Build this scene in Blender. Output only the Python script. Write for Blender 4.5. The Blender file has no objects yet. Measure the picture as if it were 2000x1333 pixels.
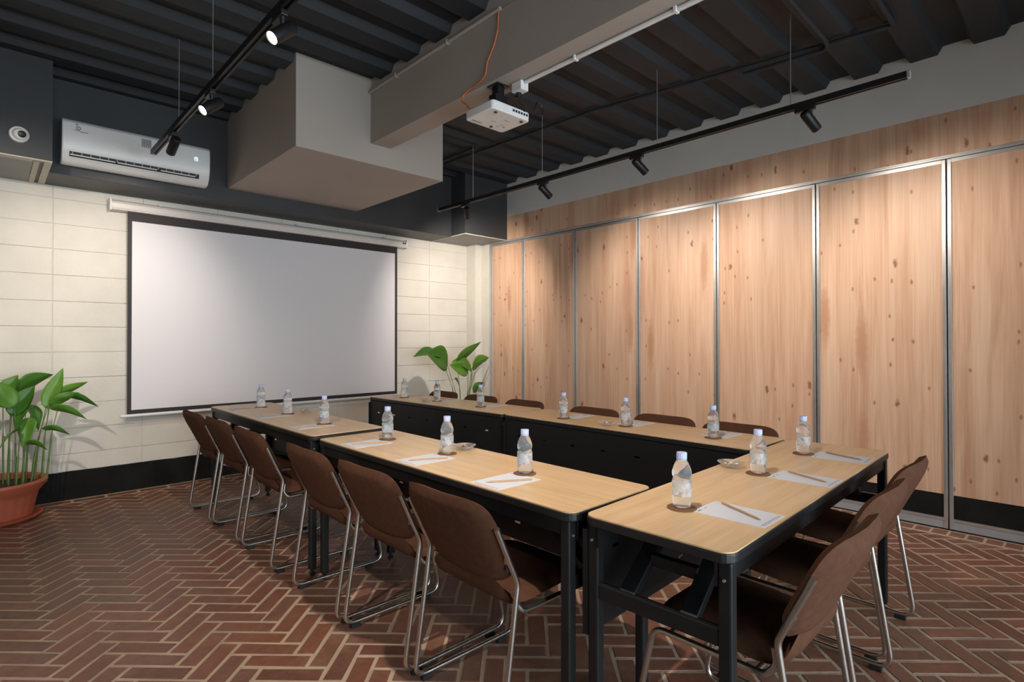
import bpy, bmesh, math, random
from mathutils import Vector, Matrix
random.seed(7)
PI = math.pi
scn = bpy.context.scene
COL = scn.collection

# ------------------------------------------------------------------ camera
CAM = Vector((-4.65032, -5.65613, 1.26750))
YAW, PITCH, ROLL, FPX, SHY = 0.759374, 0.0083089, -0.000775, 1082.7166, -10.3495
fw = Vector((math.sin(YAW)*math.cos(PITCH), math.cos(YAW)*math.cos(PITCH), math.sin(PITCH)))
rt = Vector((math.cos(YAW), -math.sin(YAW), 0))
up = rt.cross(fw)
r2 = rt*math.cos(ROLL) + up*math.sin(ROLL)
u2 = -rt*math.sin(ROLL) + up*math.cos(ROLL)
cd = bpy.data.cameras.new('camera'); cam = bpy.data.objects.new('camera', cd); COL.objects.link(cam)
cam.matrix_world = Matrix(((r2.x, u2.x, -fw.x, CAM.x), (r2.y, u2.y, -fw.y, CAM.y), (r2.z, u2.z, -fw.z, CAM.z), (0, 0, 0, 1)))
cd.sensor_width = 36.0; cd.sensor_fit = 'HORIZONTAL'
cd.lens = 36.0*FPX/2000.0
cd.shift_y = SHY/2000.0
cd.clip_start = 0.02
scn.camera = cam

# ------------------------------------------------------------------ world, exposure
w = bpy.data.worlds.new('sky'); scn.world = w; w.use_nodes = True
bg = w.node_tree.nodes['Background']
bg.inputs[0].default_value = (0.84, 0.92, 1.0, 1); bg.inputs[1].default_value = 10.0
vs = scn.view_settings
vs.view_transform = 'Standard'; vs.look = 'None'; vs.gamma = 1.0; vs.exposure = 0.0; vs.use_curve_mapping = False
SPOT_W = 82.0
SPOT_COL = (1.0, 0.885, 0.775)
# a portal in the glazed rear opening, so that the daylight is sampled through it
pl = bpy.data.lights.new('window_daylight_portal', 'AREA'); pl.shape = 'RECTANGLE'; pl.size = 4.6; pl.size_y = 2.1
pl.cycles.is_portal = True
po = bpy.data.objects.new('window_daylight_portal', pl); COL.objects.link(po)
po.location = (-3.4, -8.06, 1.14); po.rotation_euler = (PI/2, 0, 0)

# ------------------------------------------------------------------ materials
def newmat(name):
    m = bpy.data.materials.new(name); m.use_nodes = True
    return m, m.node_tree.nodes, m.node_tree.links, m.node_tree.nodes['Principled BSDF']
def setp(b, **k):
    names = dict(color='Base Color', rough='Roughness', metal='Metallic', spec='Specular IOR Level', trans='Transmission Weight',
                 ior='IOR', coat='Coat Weight', coatr='Coat Roughness', sheen='Sheen Weight', alpha='Alpha', emit='Emission Strength', ecol='Emission Color', sss='Subsurface Weight')
    for kk, v in k.items():
        if kk in ('color', 'ecol') and len(v) == 3: v = (*v, 1)
        b.inputs[names[kk]].default_value = v
def mat(name, color, rough=0.5, var=0.0, vscale=8.0, bump=0.0, bscale=60.0, stretch=None, **k):
    """principled with a little procedural colour variation and fine relief in object space"""
    m, N, L, b = newmat(name)
    setp(b, color=color, rough=rough, **k)
    tc = N.new('ShaderNodeTexCoord'); mp = N.new('ShaderNodeMapping'); L.new(tc.outputs['Object'], mp.inputs[0])
    if stretch: mp.inputs['Scale'].default_value = stretch
    if var > 0:
        n = N.new('ShaderNodeTexNoise'); n.inputs['Scale'].default_value = vscale; n.inputs['Detail'].default_value = 5; L.new(mp.outputs[0], n.inputs['Vector'])
        r = N.new('ShaderNodeValToRGB'); L.new(n.outputs['Fac'], r.inputs[0])
        r.color_ramp.elements[0].position = 0.3; r.color_ramp.elements[1].position = 0.7
        r.color_ramp.elements[0].color = (*[c*(1-var) for c in color], 1); r.color_ramp.elements[1].color = (*[min(1, c*(1+var)) for c in color], 1)
        L.new(r.outputs[0], b.inputs['Base Color'])
    if bump > 0:
        n2 = N.new('ShaderNodeTexNoise'); n2.inputs['Scale'].default_value = bscale; n2.inputs['Detail'].default_value = 4; L.new(mp.outputs[0], n2.inputs['Vector'])
        bp = N.new('ShaderNodeBump'); bp.inputs['Strength'].default_value = bump; bp.inputs['Distance'].default_value = 0.004
        L.new(n2.outputs['Fac'], bp.inputs['Height']); L.new(bp.outputs[0], b.inputs['Normal'])
    return m
def emat(name, color, strength):
    m, N, L, b = newmat(name); setp(b, color=(0, 0, 0), ecol=color, emit=strength); return m

M = {}
M['plaster'] = mat('plaster_block', (0.63, 0.598, 0.53), 0.8, 0.07, 3.0, 0.5, 35)
M['plaster_warm'] = mat('plaster_warm_grey', (0.38, 0.33, 0.29), 0.75, 0.03, 2.0, 0.15, 40)
M['plaster_upper'] = mat('plaster_upper_wall', (0.60, 0.58, 0.55), 0.8, 0.05, 2.0, 0.5, 14)
M['plaster_side'] = mat('plaster_side_wall', (0.34, 0.29, 0.235), 0.8, 0.04, 2.0, 0.2, 30)
M['black_paint'] = mat('black_base_paint', (0.010, 0.010, 0.010), 0.8, 0.3, 6, 0.4, 25, spec=0.15)
M['charcoal'] = mat('charcoal_paint', (0.037, 0.038, 0.041), 0.5, 0.06, 3, 0.12, 30)
M['deck'] = mat('deck_dark_paint', (0.0170, 0.0200, 0.0245), 0.7, 0.25, 2.5, 0.3, 40, stretch=(0.35, 3, 1))
M['black_metal'] = mat('black_powder_coat', (0.010, 0.010, 0.011), 0.45, 0.1, 20, 0.05, 300, spec=0.35)
M['black_plastic'] = mat('black_plastic', (0.012, 0.012, 0.013), 0.42, 0.1, 20)
M['chrome'] = mat('satin_chrome', (0.62, 0.585, 0.545), 0.28, 0.05, 15, metal=1.0)
M['alu'] = mat('aluminium', (0.62, 0.62, 0.62), 0.35, 0.04, 15, metal=0.85)
M['fabric'] = mat('brown_fabric', (0.100, 0.043, 0.024), 0.92, 0.12, 40, 0.5, 700, spec=0.15)
M['white_plastic'] = mat('white_plastic', (0.74, 0.73, 0.72), 0.35, 0.02, 6)
M['grey_plastic'] = mat('grey_plastic', (0.30, 0.30, 0.31), 0.4, 0.05, 10)
M['dark_slot'] = mat('dark_slot', (0.02, 0.02, 0.022), 0.6, 0.1, 30)
M['screen'] = mat('screen_cloth', (0.70, 0.68, 0.70), 0.85, 0.012, 1.5)
M['screen_black'] = mat('screen_border', (0.022, 0.018, 0.018), 0.65, 0.1, 10)
M['casing'] = mat('casing_white', (0.70, 0.64, 0.60), 0.4, 0.03, 6)
M['terracotta'] = mat('terracotta_plastic', (0.42, 0.105, 0.055), 0.5, 0.08, 8)
M['soil'] = mat('soil', (0.03, 0.02, 0.013), 0.95, 0.4, 40, 0.8, 60)
M['stem'] = mat('plant_stem', (0.10, 0.17, 0.03), 0.5, 0.2, 20)
M['cap'] = mat('bottle_cap', (0.44, 0.50, 0.76), 0.4, 0.03, 20)
M['coaster'] = mat('coaster_leather', (0.17, 0.075, 0.032), 0.6, 0.15, 40, 0.3, 200)
M['pencil'] = mat('pencil_wood', (0.46, 0.29, 0.17), 0.5, 0.12, 30)
M['graphite'] = mat('graphite', (0.03, 0.03, 0.03), 0.4, 0.1, 30)
M['orange'] = mat('orange_cable', (0.62, 0.16, 0.03), 0.5, 0.05, 20)
M['rubber'] = mat('rubber', (0.01, 0.01, 0.01), 0.7, 0.1, 30)
M['ink'] = mat('print_ink', (0.20, 0.19, 0.22), 0.6, 0.1, 30)
M['ink_red'] = mat('print_red', (0.45, 0.16, 0.14), 0.6, 0.1, 30)
M['trim_beige'] = mat('trim_beige', (0.50, 0.46, 0.36), 0.5, 0.06, 10)
M['grey_panel'] = mat('soffit_grey', (0.20, 0.20, 0.20), 0.45, 0.08, 4)
M['lens'] = emat('lamp_lens', (1.0, 0.88, 0.70), 60.0)
M['led'] = emat('led_digits', (0.55, 0.75, 1.0), 1.6)
M['blue_tag'] = mat('blue_tag', (0.02, 0.022, 0.06), 0.5, 0.05, 20)

def leaf_mat():
    m, N, L, b = newmat('leaf_green')
    oi = N.new('ShaderNodeObjectInfo'); r = N.new('ShaderNodeValToRGB'); L.new(oi.outputs['Random'], r.inputs[0])
    r.color_ramp.elements[0].color = (0.035, 0.13, 0.012, 1); r.color_ramp.elements[1].color = (0.13, 0.30, 0.035, 1)
    tc = N.new('ShaderNodeTexCoord'); n = N.new('ShaderNodeTexNoise'); n.inputs['Scale'].default_value = 14; L.new(tc.outputs['Object'], n.inputs['Vector'])
    hs = N.new('ShaderNodeHueSaturation'); mr = N.new('ShaderNodeMapRange'); L.new(n.outputs['Fac'], mr.inputs[0]); mr.inputs[3].default_value = 0.8; mr.inputs[4].default_value = 1.25
    L.new(mr.outputs[0], hs.inputs['Value']); L.new(r.outputs[0], hs.inputs['Color']); L.new(hs.outputs[0], b.inputs['Base Color'])
    setp(b, rough=0.38)
    t = N.new('ShaderNodeBsdfTranslucent'); L.new(hs.outputs[0], t.inputs['Color']); mx = N.new('ShaderNodeMixShader'); mx.inputs[0].default_value = 0.18
    L.new(b.outputs[0], mx.inputs[1]); L.new(t.outputs[0], mx.inputs[2]); L.new(mx.outputs[0], N['Material Output'].inputs['Surface'])
    return m
M['leaf'] = leaf_mat()

def wood_panel_mat():
    m, N, L, b = newmat('knotty_oak_laminate')
    geo = N.new('ShaderNodeNewGeometry'); oi = N.new('ShaderNodeObjectInfo')
    comb = N.new('ShaderNodeCombineXYZ'); mul = N.new('ShaderNodeMath'); mul.operation = 'MULTIPLY'; mul.inputs[1].default_value = 37.0
    L.new(oi.outputs['Random'], mul.inputs[0]); L.new(mul.outputs[0], comb.inputs[0]); L.new(mul.outputs[0], comb.inputs[2])
    add = N.new('ShaderNodeVectorMath'); add.operation = 'ADD'; L.new(geo.outputs['Position'], add.inputs[0]); L.new(comb.outputs[0], add.inputs[1])
    def mapped(s):
        mp = N.new('ShaderNodeMapping'); mp.inputs['Scale'].default_value = s; L.new(add.outputs[0], mp.inputs[0]); return mp
    # broad streaks
    n1 = N.new('ShaderNodeTexNoise'); n1.inputs['Scale'].default_value = 1; n1.inputs['Detail'].default_value = 5; n1.inputs['Roughness'].default_value = 0.6
    n1.inputs['Distortion'].default_value = 0.6
    L.new(mapped((1, 9, 0.55)).outputs[0], n1.inputs['Vector'])
    r1 = N.new('ShaderNodeValToRGB'); L.new(n1.outputs['Fac'], r1.inputs[0]); e = r1.color_ramp.elements
    e[0].position = 0.32; e[0].color = (0.49, 0.275, 0.175, 1); e[1].position = 0.66; e[1].color = (0.66, 0.445, 0.315, 1)
    x = r1.color_ramp.elements.new(0.50); x.color = (0.595, 0.375, 0.250, 1)
    # fine grain
    n2 = N.new('ShaderNodeTexNoise'); n2.inputs['Scale'].default_value = 1; n2.inputs['Detail'].default_value = 3
    L.new(mapped((1, 110, 1.6)).outputs[0], n2.inputs['Vector'])
    mr = N.new('ShaderNodeMapRange'); L.new(n2.outputs['Fac'], mr.inputs[0]); mr.inputs[1].default_value = 0.3; mr.inputs[2].default_value = 0.7; mr.inputs[3].default_value = 0.90; mr.inputs[4].default_value = 1.07
    mx = N.new('ShaderNodeMix'); mx.data_type = 'RGBA'; mx.blend_type = 'MULTIPLY'; mx.inputs['Factor'].default_value = 1
    L.new(r1.outputs[0], mx.inputs['A']); L.new(mr.outputs[0], mx.inputs['B'])
    # knots, gated so that only some cells carry one; two sizes
    prev = mx.outputs['Result']
    for sc, rad, gate, dark in (((1, 3.1, 1.5), 0.060, 0.55, (0.16, 0.055, 0.030, 1)), ((1, 9.0, 4.4), 0.10, 0.36, (0.27, 0.11, 0.06, 1)), ((1, 4.0, 0.7), 0.22, 0.30, (0.44, 0.23, 0.135, 1))):
        dn = N.new('ShaderNodeTexNoise'); dn.inputs['Scale'].default_value = 26; dn.inputs['Detail'].default_value = 3; L.new(add.outputs[0], dn.inputs['Vector'])
        sub = N.new('ShaderNodeVectorMath'); sub.operation = 'SCALE'; L.new(dn.outputs['Color'], sub.inputs[0]); sub.inputs['Scale'].default_value = 0.11
        ad2 = N.new('ShaderNodeVectorMath'); ad2.operation = 'ADD'; L.new(mapped(sc).outputs[0], ad2.inputs[0]); L.new(sub.outputs[0], ad2.inputs[1])
        sx = N.new('ShaderNodeSeparateXYZ'); L.new(ad2.outputs[0], sx.inputs[0]); cx = N.new('ShaderNodeCombineXYZ'); L.new(sx.outputs[1], cx.inputs[0]); L.new(sx.outputs[2], cx.inputs[1])
        v = N.new('ShaderNodeTexVoronoi'); v.voronoi_dimensions = '2D'; v.inputs['Scale'].default_value = 1; L.new(cx.outputs[0], v.inputs['Vector'])
        k = N.new('ShaderNodeMapRange'); k.interpolation_type = 'SMOOTHSTEP'; L.new(v.outputs['Distance'], k.inputs[0]); k.inputs[1].default_value = rad; k.inputs[2].default_value = rad*0.25; k.inputs[3].default_value = 0; k.inputs[4].default_value = 1
        sp = N.new('ShaderNodeSeparateColor'); L.new(v.outputs['Color'], sp.inputs[0])
        g = N.new('ShaderNodeMath'); g.operation = 'LESS_THAN'; L.new(sp.outputs[0], g.inputs[0]); g.inputs[1].default_value = gate
        h = N.new('ShaderNodeMath'); h.operation = 'MULTIPLY'; L.new(g.outputs[0], h.inputs[0]); L.new(k.outputs[0], h.inputs[1])
        h2 = N.new('ShaderNodeMath'); h2.operation = 'MULTIPLY'; L.new(h.outputs[0], h2.inputs[0]); h2.inputs[1].default_value = 0.8
        m2 = N.new('ShaderNodeMix'); m2.data_type = 'RGBA'; L.new(h2.outputs[0], m2.inputs['Factor']); L.new(prev, m2.inputs['A']); m2.inputs['B'].default_value = dark
        prev = m2.outputs['Result']
    L.new(prev, b.inputs['Base Color']); setp(b, rough=0.5, spec=0.35)
    return m
M['oak'] = wood_panel_mat()

def maple_mat():
    m, N, L, b = newmat('maple_laminate')
    tc = N.new('ShaderNodeTexCoord'); mp = N.new('ShaderNodeMapping'); L.new(tc.outputs['Object'], mp.inputs[0]); mp.inputs['Scale'].default_value = (2.2, 34, 1)
    oi = N.new('ShaderNodeObjectInfo'); ml = N.new('ShaderNodeMath'); ml.operation = 'MULTIPLY'; ml.inputs[1].default_value = 9; L.new(oi.outputs['Random'], ml.inputs[0])
    cb = N.new('ShaderNodeCombineXYZ'); L.new(ml.outputs[0], cb.inputs[2]); L.new(cb.outputs[0], mp.inputs['Location'])
    n = N.new('ShaderNodeTexNoise'); n.inputs['Scale'].default_value = 1; n.inputs['Detail'].default_value = 5; n.inputs['Distortion'].default_value = 0.7; L.new(mp.outputs[0], n.inputs['Vector'])
    r = N.new('ShaderNodeValToRGB'); L.new(n.outputs['Fac'], r.inputs[0]); e = r.color_ramp.elements
    e[0].position = 0.3; e[0].color = (0.56, 0.365, 0.185, 1); e[1].position = 0.7; e[1].color = (0.68, 0.475, 0.270, 1)
    L.new(r.outputs[0], b.inputs['Base Color']); setp(b, rough=0.30, spec=0.5)
    return m
M['maple'] = maple_mat()

def brick_mat(name, island):
    m, N, L, b = newmat(name)
    if island:
        src = N.new('ShaderNodeNewGeometry').outputs['Random Per Island']
    else:
        src = N.new('ShaderNodeObjectInfo').outputs['Random']
    geo = N.new('ShaderNodeNewGeometry')
    r = N.new('ShaderNodeValToRGB'); L.new(src, r.inputs[0]); e = r.color_ramp.elements
    e[0].position = 0.0; e[0].color = (0.130, 0.055, 0.036, 1); e[1].position = 1.0; e[1].color = (0.235, 0.090, 0.054, 1)
    x = r.color_ramp.elements.new(0.3); x.color = (0.195, 0.074, 0.043, 1)
    x = r.color_ramp.elements.new(0.85); x.color = (0.155, 0.074, 0.052, 1)
    n = N.new('ShaderNodeTexNoise'); n.inputs['Scale'].default_value = 22; n.inputs['Detail'].default_value = 6; n.inputs['Roughness'].default_value = 0.7; L.new(geo.outputs['Position'], n.inputs['Vector'])
    mr = N.new('ShaderNodeMapRange'); L.new(n.outputs['Fac'], mr.inputs[0]); mr.inputs[1].default_value = 0.25; mr.inputs[2].default_value = 0.75; mr.inputs[3].default_value = 0.75; mr.inputs[4].default_value = 1.3
    mx = N.new('ShaderNodeMix'); mx.data_type = 'RGBA'; mx.blend_type = 'MULTIPLY'; mx.inputs['Factor'].default_value = 1; L.new(r.outputs[0], mx.inputs['A']); L.new(mr.outputs[0], mx.inputs['B'])
    # smeared cement haze, patchy over the whole floor
    n3 = N.new('ShaderNodeTexNoise'); n3.inputs['Scale'].default_value = 3.2; n3.inputs['Detail'].default_value = 8; n3.inputs['Roughness'].default_value = 0.72; L.new(geo.outputs['Position'], n3.inputs['Vector'])
    k = N.new('ShaderNodeMapRange'); L.new(n3.outputs['Fac'], k.inputs[0]); k.inputs[1].default_value = 0.50; k.inputs[2].default_value = 0.76; k.inputs[3].default_value = 0.0; k.inputs[4].default_value = 0.60
    m2 = N.new('ShaderNodeMix'); m2.data_type = 'RGBA'; L.new(k.outputs[0], m2.inputs['Factor']); L.new(mx.outputs['Result'], m2.inputs['A']); m2.inputs['B'].default_value = (0.30, 0.185, 0.115, 1)
    L.new(m2.outputs['Result'], b.inputs['Base Color'])
    rr = N.new('ShaderNodeMapRange'); L.new(n3.outputs['Fac'], rr.inputs[0]); rr.inputs[1].default_value = 0.3; rr.inputs[2].default_value = 0.7; rr.inputs[3].default_value = 0.36; rr.inputs[4].default_value = 0.60
    L.new(rr.outputs[0], b.inputs['Roughness'])
    bp = N.new('ShaderNodeBump'); bp.inputs['Strength'].default_value = 0.35; bp.inputs['Distance'].default_value = 0.004; L.new(n.outputs['Fac'], bp.inputs['Height']); L.new(bp.outputs[0], b.inputs['Normal'])
    return m
M['brick'] = brick_mat('brick_red', False); M['brick_field'] = brick_mat('brick_red_field', True)
M['mortar'] = mat('mortar', (0.42, 0.31, 0.22), 0.75, 0.22, 5, 0.6, 90)

def thin_glass(name, color, g=0.12, tint=1.0):
    m, N, L, b = newmat(name); N.remove(b)
    t = N.new('ShaderNodeBsdfTransparent'); t.inputs[0].default_value = (*color, 1)
    gl = N.new('ShaderNodeBsdfGlossy'); gl.inputs['Roughness'].default_value = 0.03
    mx = N.new('ShaderNodeMixShader'); fr = N.new('ShaderNodeFresnel'); fr.inputs[0].default_value = 1.5
    L.new(fr.outputs[0], mx.inputs[0]); L.new(t.outputs[0], mx.inputs[1]); L.new(gl.outputs[0], mx.inputs[2]); L.new(mx.outputs[0], N['Material Output'].inputs['Surface'])
    return m
M['pane'] = thin_glass('window_glass', (0.92, 0.95, 0.95))
def water_mat(name, ior, mixf, col, haze=0.10):
    m, N, L, b = newmat(name); N.remove(b)
    g = N.new('ShaderNodeBsdfGlass'); g.inputs['IOR'].default_value = ior; g.inputs['Roughness'].default_value = 0.02; g.inputs['Color'].default_value = (*col, 1)
    t = N.new('ShaderNodeBsdfTransparent'); t.inputs[0].default_value = (*col, 1)
    mx = N.new('ShaderNodeMixShader'); mx.inputs[0].default_value = mixf
    df = N.new('ShaderNodeBsdfDiffuse'); df.inputs[0].default_value = (0.85, 0.88, 0.93, 1); m3 = N.new('ShaderNodeMixShader'); m3.inputs[0].default_value = haze
    L.new(t.outputs[0], mx.inputs[1]); L.new(g.outputs[0], mx.inputs[2]); L.new(mx.outputs[0], m3.inputs[1]); L.new(df.outputs[0], m3.inputs[2]); L.new(m3.outputs[0], N['Material Output'].inputs['Surface'])
    return m
M['water'] = water_mat('water_in_clear_plastic', 1.25, 0.85, (1.0, 1.0, 1.0))
M['dish_glass'] = water_mat('dish_glass', 1.45, 0.6, (1.0, 1.0, 1.0))
M['wrap'] = water_mat('clear_plastic_wrap', 1.3, 0.75, (0.9, 0.9, 0.9))

def label_mat():
    m, N, L, b = newmat('bottle_label_print')
    tc = N.new('ShaderNodeTexCoord'); s = N.new('ShaderNodeSeparateXYZ'); L.new(tc.outputs['Object'], s.inputs[0])
    at = N.new('ShaderNodeMath'); at.operation = 'ARCTAN2'; L.new(s.outputs[1], at.inputs[0]); L.new(s.outputs[0], at.inputs[1])
    cb = N.new('ShaderNodeCombineXYZ'); L.new(at.outputs[0], cb.inputs[0])
    zz = N.new('ShaderNodeMath'); zz.operation = 'MULTIPLY'; zz.inputs[1].default_value = 38; L.new(s.outputs[2], zz.inputs[0]); L.new(zz.outputs[0], cb.inputs[1])
    # printed patches: soft blue-white ground with blue, green and red blocks of fine print
    v = N.new('ShaderNodeTexVoronoi'); v.distance = 'CHEBYCHEV'; v.voronoi_dimensions = '2D'; v.inputs['Scale'].default_value = 2.6; L.new(cb.outputs[0], v.inputs['Vector'])
    sp = N.new('ShaderNodeSeparateColor'); L.new(v.outputs['Color'], sp.inputs[0])
    r = N.new('ShaderNodeValToRGB'); r.color_ramp.interpolation = 'CONSTANT'; L.new(sp.outputs[0], r.inputs[0]); e = r.color_ramp.elements
    e[0].position = 0; e[0].color = (0.62, 0.70, 0.80, 1); e[1].position = 0.45; e[1].color = (0.80, 0.84, 0.88, 1)
    for p, c in ((0.70, (0.75, 0.30, 0.30, 1)), (0.78, (0.25, 0.60, 0.35, 1)), (0.84, (0.28, 0.34, 0.55, 1)), (0.92, (0.78, 0.82, 0.86, 1))):
        x = e.new(p); x.color = c
    L.new(r.outputs[0], b.inputs['Base Color']); setp(b, rough=0.35)
    t = N.new('ShaderNodeBsdfTransparent'); mx = N.new('ShaderNodeMixShader'); mx.inputs[0].default_value = 0.32
    L.new(t.outputs[0], mx.inputs[1]); L.new(b.outputs[0], mx.inputs[2]); L.new(mx.outputs[0], N['Material Output'].inputs['Surface'])
    return m
M['label'] = label_mat()
M['paper'] = mat('paper_white', (0.64, 0.65, 0.70), 0.7, 0.01, 10)
M['candy1'] = mat('candy_white', (0.7, 0.68, 0.66), 0.3, 0.1, 60)
M['candy2'] = mat('candy_purple', (0.10, 0.07, 0.16), 0.3, 0.1, 60)
M['candy3'] = mat('candy_gold', (0.45, 0.28, 0.10), 0.3, 0.1, 60)

# ------------------------------------------------------------------ mesh helpers
class MB:
    def __init__(s): s.v = []; s.f = []
    def add(s, vs, fs):
        o = len(s.v); s.v += [tuple(x) for x in vs]; s.f += [tuple(i+o for i in f) for f in fs]; return s
    def box(s, x0, x1, y0, y1, z0, z1):
        return s.add([(x0, y0, z0), (x1, y0, z0), (x1, y1, z0), (x0, y1, z0), (x0, y0, z1), (x1, y0, z1), (x1, y1, z1), (x0, y1, z1)],
                     [(0, 3, 2, 1), (4, 5, 6, 7), (0, 1, 5, 4), (1, 2, 6, 5), (2, 3, 7, 6), (3, 0, 4, 7)])
    def cbox(s, c, size): return s.box(c[0]-size[0]/2, c[0]+size[0]/2, c[1]-size[1]/2, c[1]+size[1]/2, c[2]-size[2]/2, c[2]+size[2]/2)
    def prism(s, poly, z0, z1):
        n = len(poly)
        return s.add([(p[0], p[1], z0) for p in poly]+[(p[0], p[1], z1) for p in poly],
                     [tuple(range(n-1, -1, -1)), tuple(range(n, 2*n))]+[(i, (i+1) % n, n+(i+1) % n, n+i) for i in range(n)])
    def bar(s, a, b, wd, ht, upv=(0, 0, 1)):
        a, b = Vector(a), Vector(b); d = (b-a).normalized(); sd = d.cross(Vector(upv))
        if sd.length < 1e-4: sd = d.cross(Vector((1, 0, 0)))
        sd.normalize(); u = sd.cross(d).normalized(); P = []
        for q in (a, b):
            for (i, j) in ((-1, -1), (1, -1), (1, 1), (-1, 1)): P.append(q+sd*i*wd/2+u*j*ht/2)
        return s.add(P, [(0, 3, 2, 1), (4, 5, 6, 7), (0, 1, 5, 4), (1, 2, 6, 5), (2, 3, 7, 6), (3, 0, 4, 7)])
    def tube(s, pts, r, n=8, cap=True):
        pts = [Vector(p) for p in pts]; rs = r if isinstance(r, (list, tuple)) else [r]*len(pts)
        T = []
        for i in range(len(pts)):
            a = pts[max(i-1, 0)]; b = pts[min(i+1, len(pts)-1)]; T.append((b-a).normalized())
        ref = Vector((0, 0, 1)) if abs(T[0].z) < 0.9 else Vector((1, 0, 0))
        nv = T[0].cross(ref).normalized(); V = []; F = []
        for i, p in enumerate(pts):
            nv = (nv - T[i]*nv.dot(T[i])).normalized(); bv = T[i].cross(nv)
            for k in range(n):
                a = 2*PI*k/n; V.append(p + (nv*math.cos(a)+bv*math.sin(a))*rs[i])
        for i in range(len(pts)-1):
            for k in range(n):
                F.append((i*n+k, i*n+(k+1) % n, (i+1)*n+(k+1) % n, (i+1)*n+k))
        if cap: F.append(tuple(range(n-1, -1, -1))); F.append(tuple((len(pts)-1)*n+k for k in range(n)))
        return s.add(V, F)
    def lathe(s, prof, n=24, c=(0, 0, 0), sx=1.0, sy=1.0):
        V = []; F = []
        for (r, z) in prof:
            for k in range(n):
                a = 2*PI*k/n; V.append((c[0]+r*math.cos(a)*sx, c[1]+r*math.sin(a)*sy, c[2]+z))
        for i in range(len(prof)-1):
            for k in range(n): F.append((i*n+k, i*n+(k+1) % n, (i+1)*n+(k+1) % n, (i+1)*n+k))
        if prof[0][0] > 1e-6: F.append(tuple(range(n-1, -1, -1)))
        if prof[-1][0] > 1e-6: F.append(tuple((len(prof)-1)*n+k for k in range(n)))
        return s.add(V, F)
    def mesh(s, name, m=None, smooth=False):
        me = bpy.data.meshes.new(name); me.from_pydata(s.v, [], s.f); me.update()
        if m is not None: me.materials.append(M[m] if isinstance(m, str) else m)
        if smooth:
            me.polygons.foreach_set('use_smooth', [True]*len(me.polygons)); me.set_sharp_from_angle(angle=math.radians(40))
        return me
    def obj(s, name, m, parent=None, smooth=False, bevel=0.0, loc=None, rot=None):
        o = bpy.data.objects.new(name, s.mesh(name, m, smooth)); COL.objects.link(o)
        if parent: o.parent = parent
        if loc: o.location = loc
        if rot: o.rotation_euler = rot
        if bevel > 0:
            bv = o.modifiers.new('bevel', 'BEVEL'); bv.width = bevel; bv.segments = 2; bv.limit_method = 'ANGLE'
        return o
def tag(o, label=None, cat=None, group=None, kind=None):
    if label: o['label'] = label
    if cat: o['category'] = cat
    if group: o['group'] = group
    if kind: o['kind'] = kind
    return o
def thing(name, label, cat, loc=(0, 0, 0), rotz=0.0, group=None):
    o = bpy.data.objects.new(name, None); COL.objects.link(o); o.empty_display_size = 0.1
    o.location = loc; o.rotation_euler = (0, 0, rotz); return tag(o, label, cat, group)
def dup(root, loc, rotz, label, group=None):
    r = root.copy(); COL.objects.link(r); r.location = loc; r.rotation_euler = (0, 0, rotz); r['label'] = label
    if group: r['group'] = group
    for ch in list(root.children):
        c = ch.copy(); COL.objects.link(c); c.parent = r
        for g in list(ch.children):
            d = g.copy(); COL.objects.link(d); d.parent = c
    return r
def struct(name, mb, m, label, cat, parent=None, **k):
    o = mb.obj(name, m, parent, **k); 
    if parent is None: tag(o, label, cat, kind='structure')
    return o
def rrect(hx, hy, r, n=5):
    P = []
    for cx, cy, a0 in ((hx-r, hy-r, 0), (-hx+r, hy-r, PI/2), (-hx+r, -hy+r, PI), (hx-r, -hy+r, 1.5*PI)):
        for i in range(n+1):
            a = a0+PI/2*i/n; P.append((cx+r*math.cos(a), cy+r*math.sin(a)))
    return P
def fillet(pts, rad, n=6):
    pts = [Vector(p) for p in pts]; out = [pts[0]]
    for i in range(1, len(pts)-1):
        p, a, b = pts[i], pts[i-1], pts[i+1]; r = rad[i-1] if isinstance(rad, (list, tuple)) else rad
        da, db = (a-p).normalized(), (b-p).normalized(); ang = da.angle(db)
        t = min(r/math.tan(ang/2), 0.48*(a-p).length, 0.48*(b-p).length)
        A, B = p+da*t, p+db*t
        for k in range(n+1):
            s = k/n; out.append(A*(1-s)**2 + p*2*s*(1-s) + B*s*s)
    out.append(pts[-1]); return out
ORD = ['first', 'second', 'third', 'fourth', 'fifth', 'sixth', 'seventh', 'eighth']

# ------------------------------------------------------------------ room shell
XL, YB, ZD0, ZD1 = -6.4, -8.0, 3.190, 3.240
floor = struct('floor', MB().box(XL, 0.15, YB-0.1, 0.15, -0.12, -0.0025), 'mortar', 'herringbone red brick floor with sandy mortar joints', 'floor')

# herringbone bricks at 45 degrees to the walls
BW, BL, JT = 0.0858, 0.2574, 0.0162
U = Vector((math.cos(math.radians(-44.6)), math.sin(math.radians(-44.6)), 0)); Vv = Vector((U.y, -U.x, 0))
if Vv.y > 0: Vv = -Vv
ORG = Vector((-4.239, -2.222, 0)) - U*JT/2 - Vv*JT/2
def clip(poly, ax, lim):      # keep coordinate <= lim
    out = []
    for i in range(len(poly)):
        a, b = poly[i], poly[(i+1) % len(poly)]
        ia, ib = a[ax] <= lim, b[ax] <= lim
        if ia: out.append(a)
        if ia != ib:
            t = (lim-a[ax])/(b[ax]-a[ax]); out.append(tuple(a[k]+(b[k]-a[k])*t for k in range(2)))
    return out
def area(p): return 0.5*sum(p[i][0]*p[(i+1) % len(p)][1]-p[(i+1) % len(p)][0]*p[i][1] for i in range(len(p)))
def project(p):
    d = Vector(p)-CAM; z = d.dot(fw)
    if z < 0.05: return None
    return 1000+FPX*d.dot(r2)/z, 666.5+SHY-FPX*d.dot(u2)/z
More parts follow.
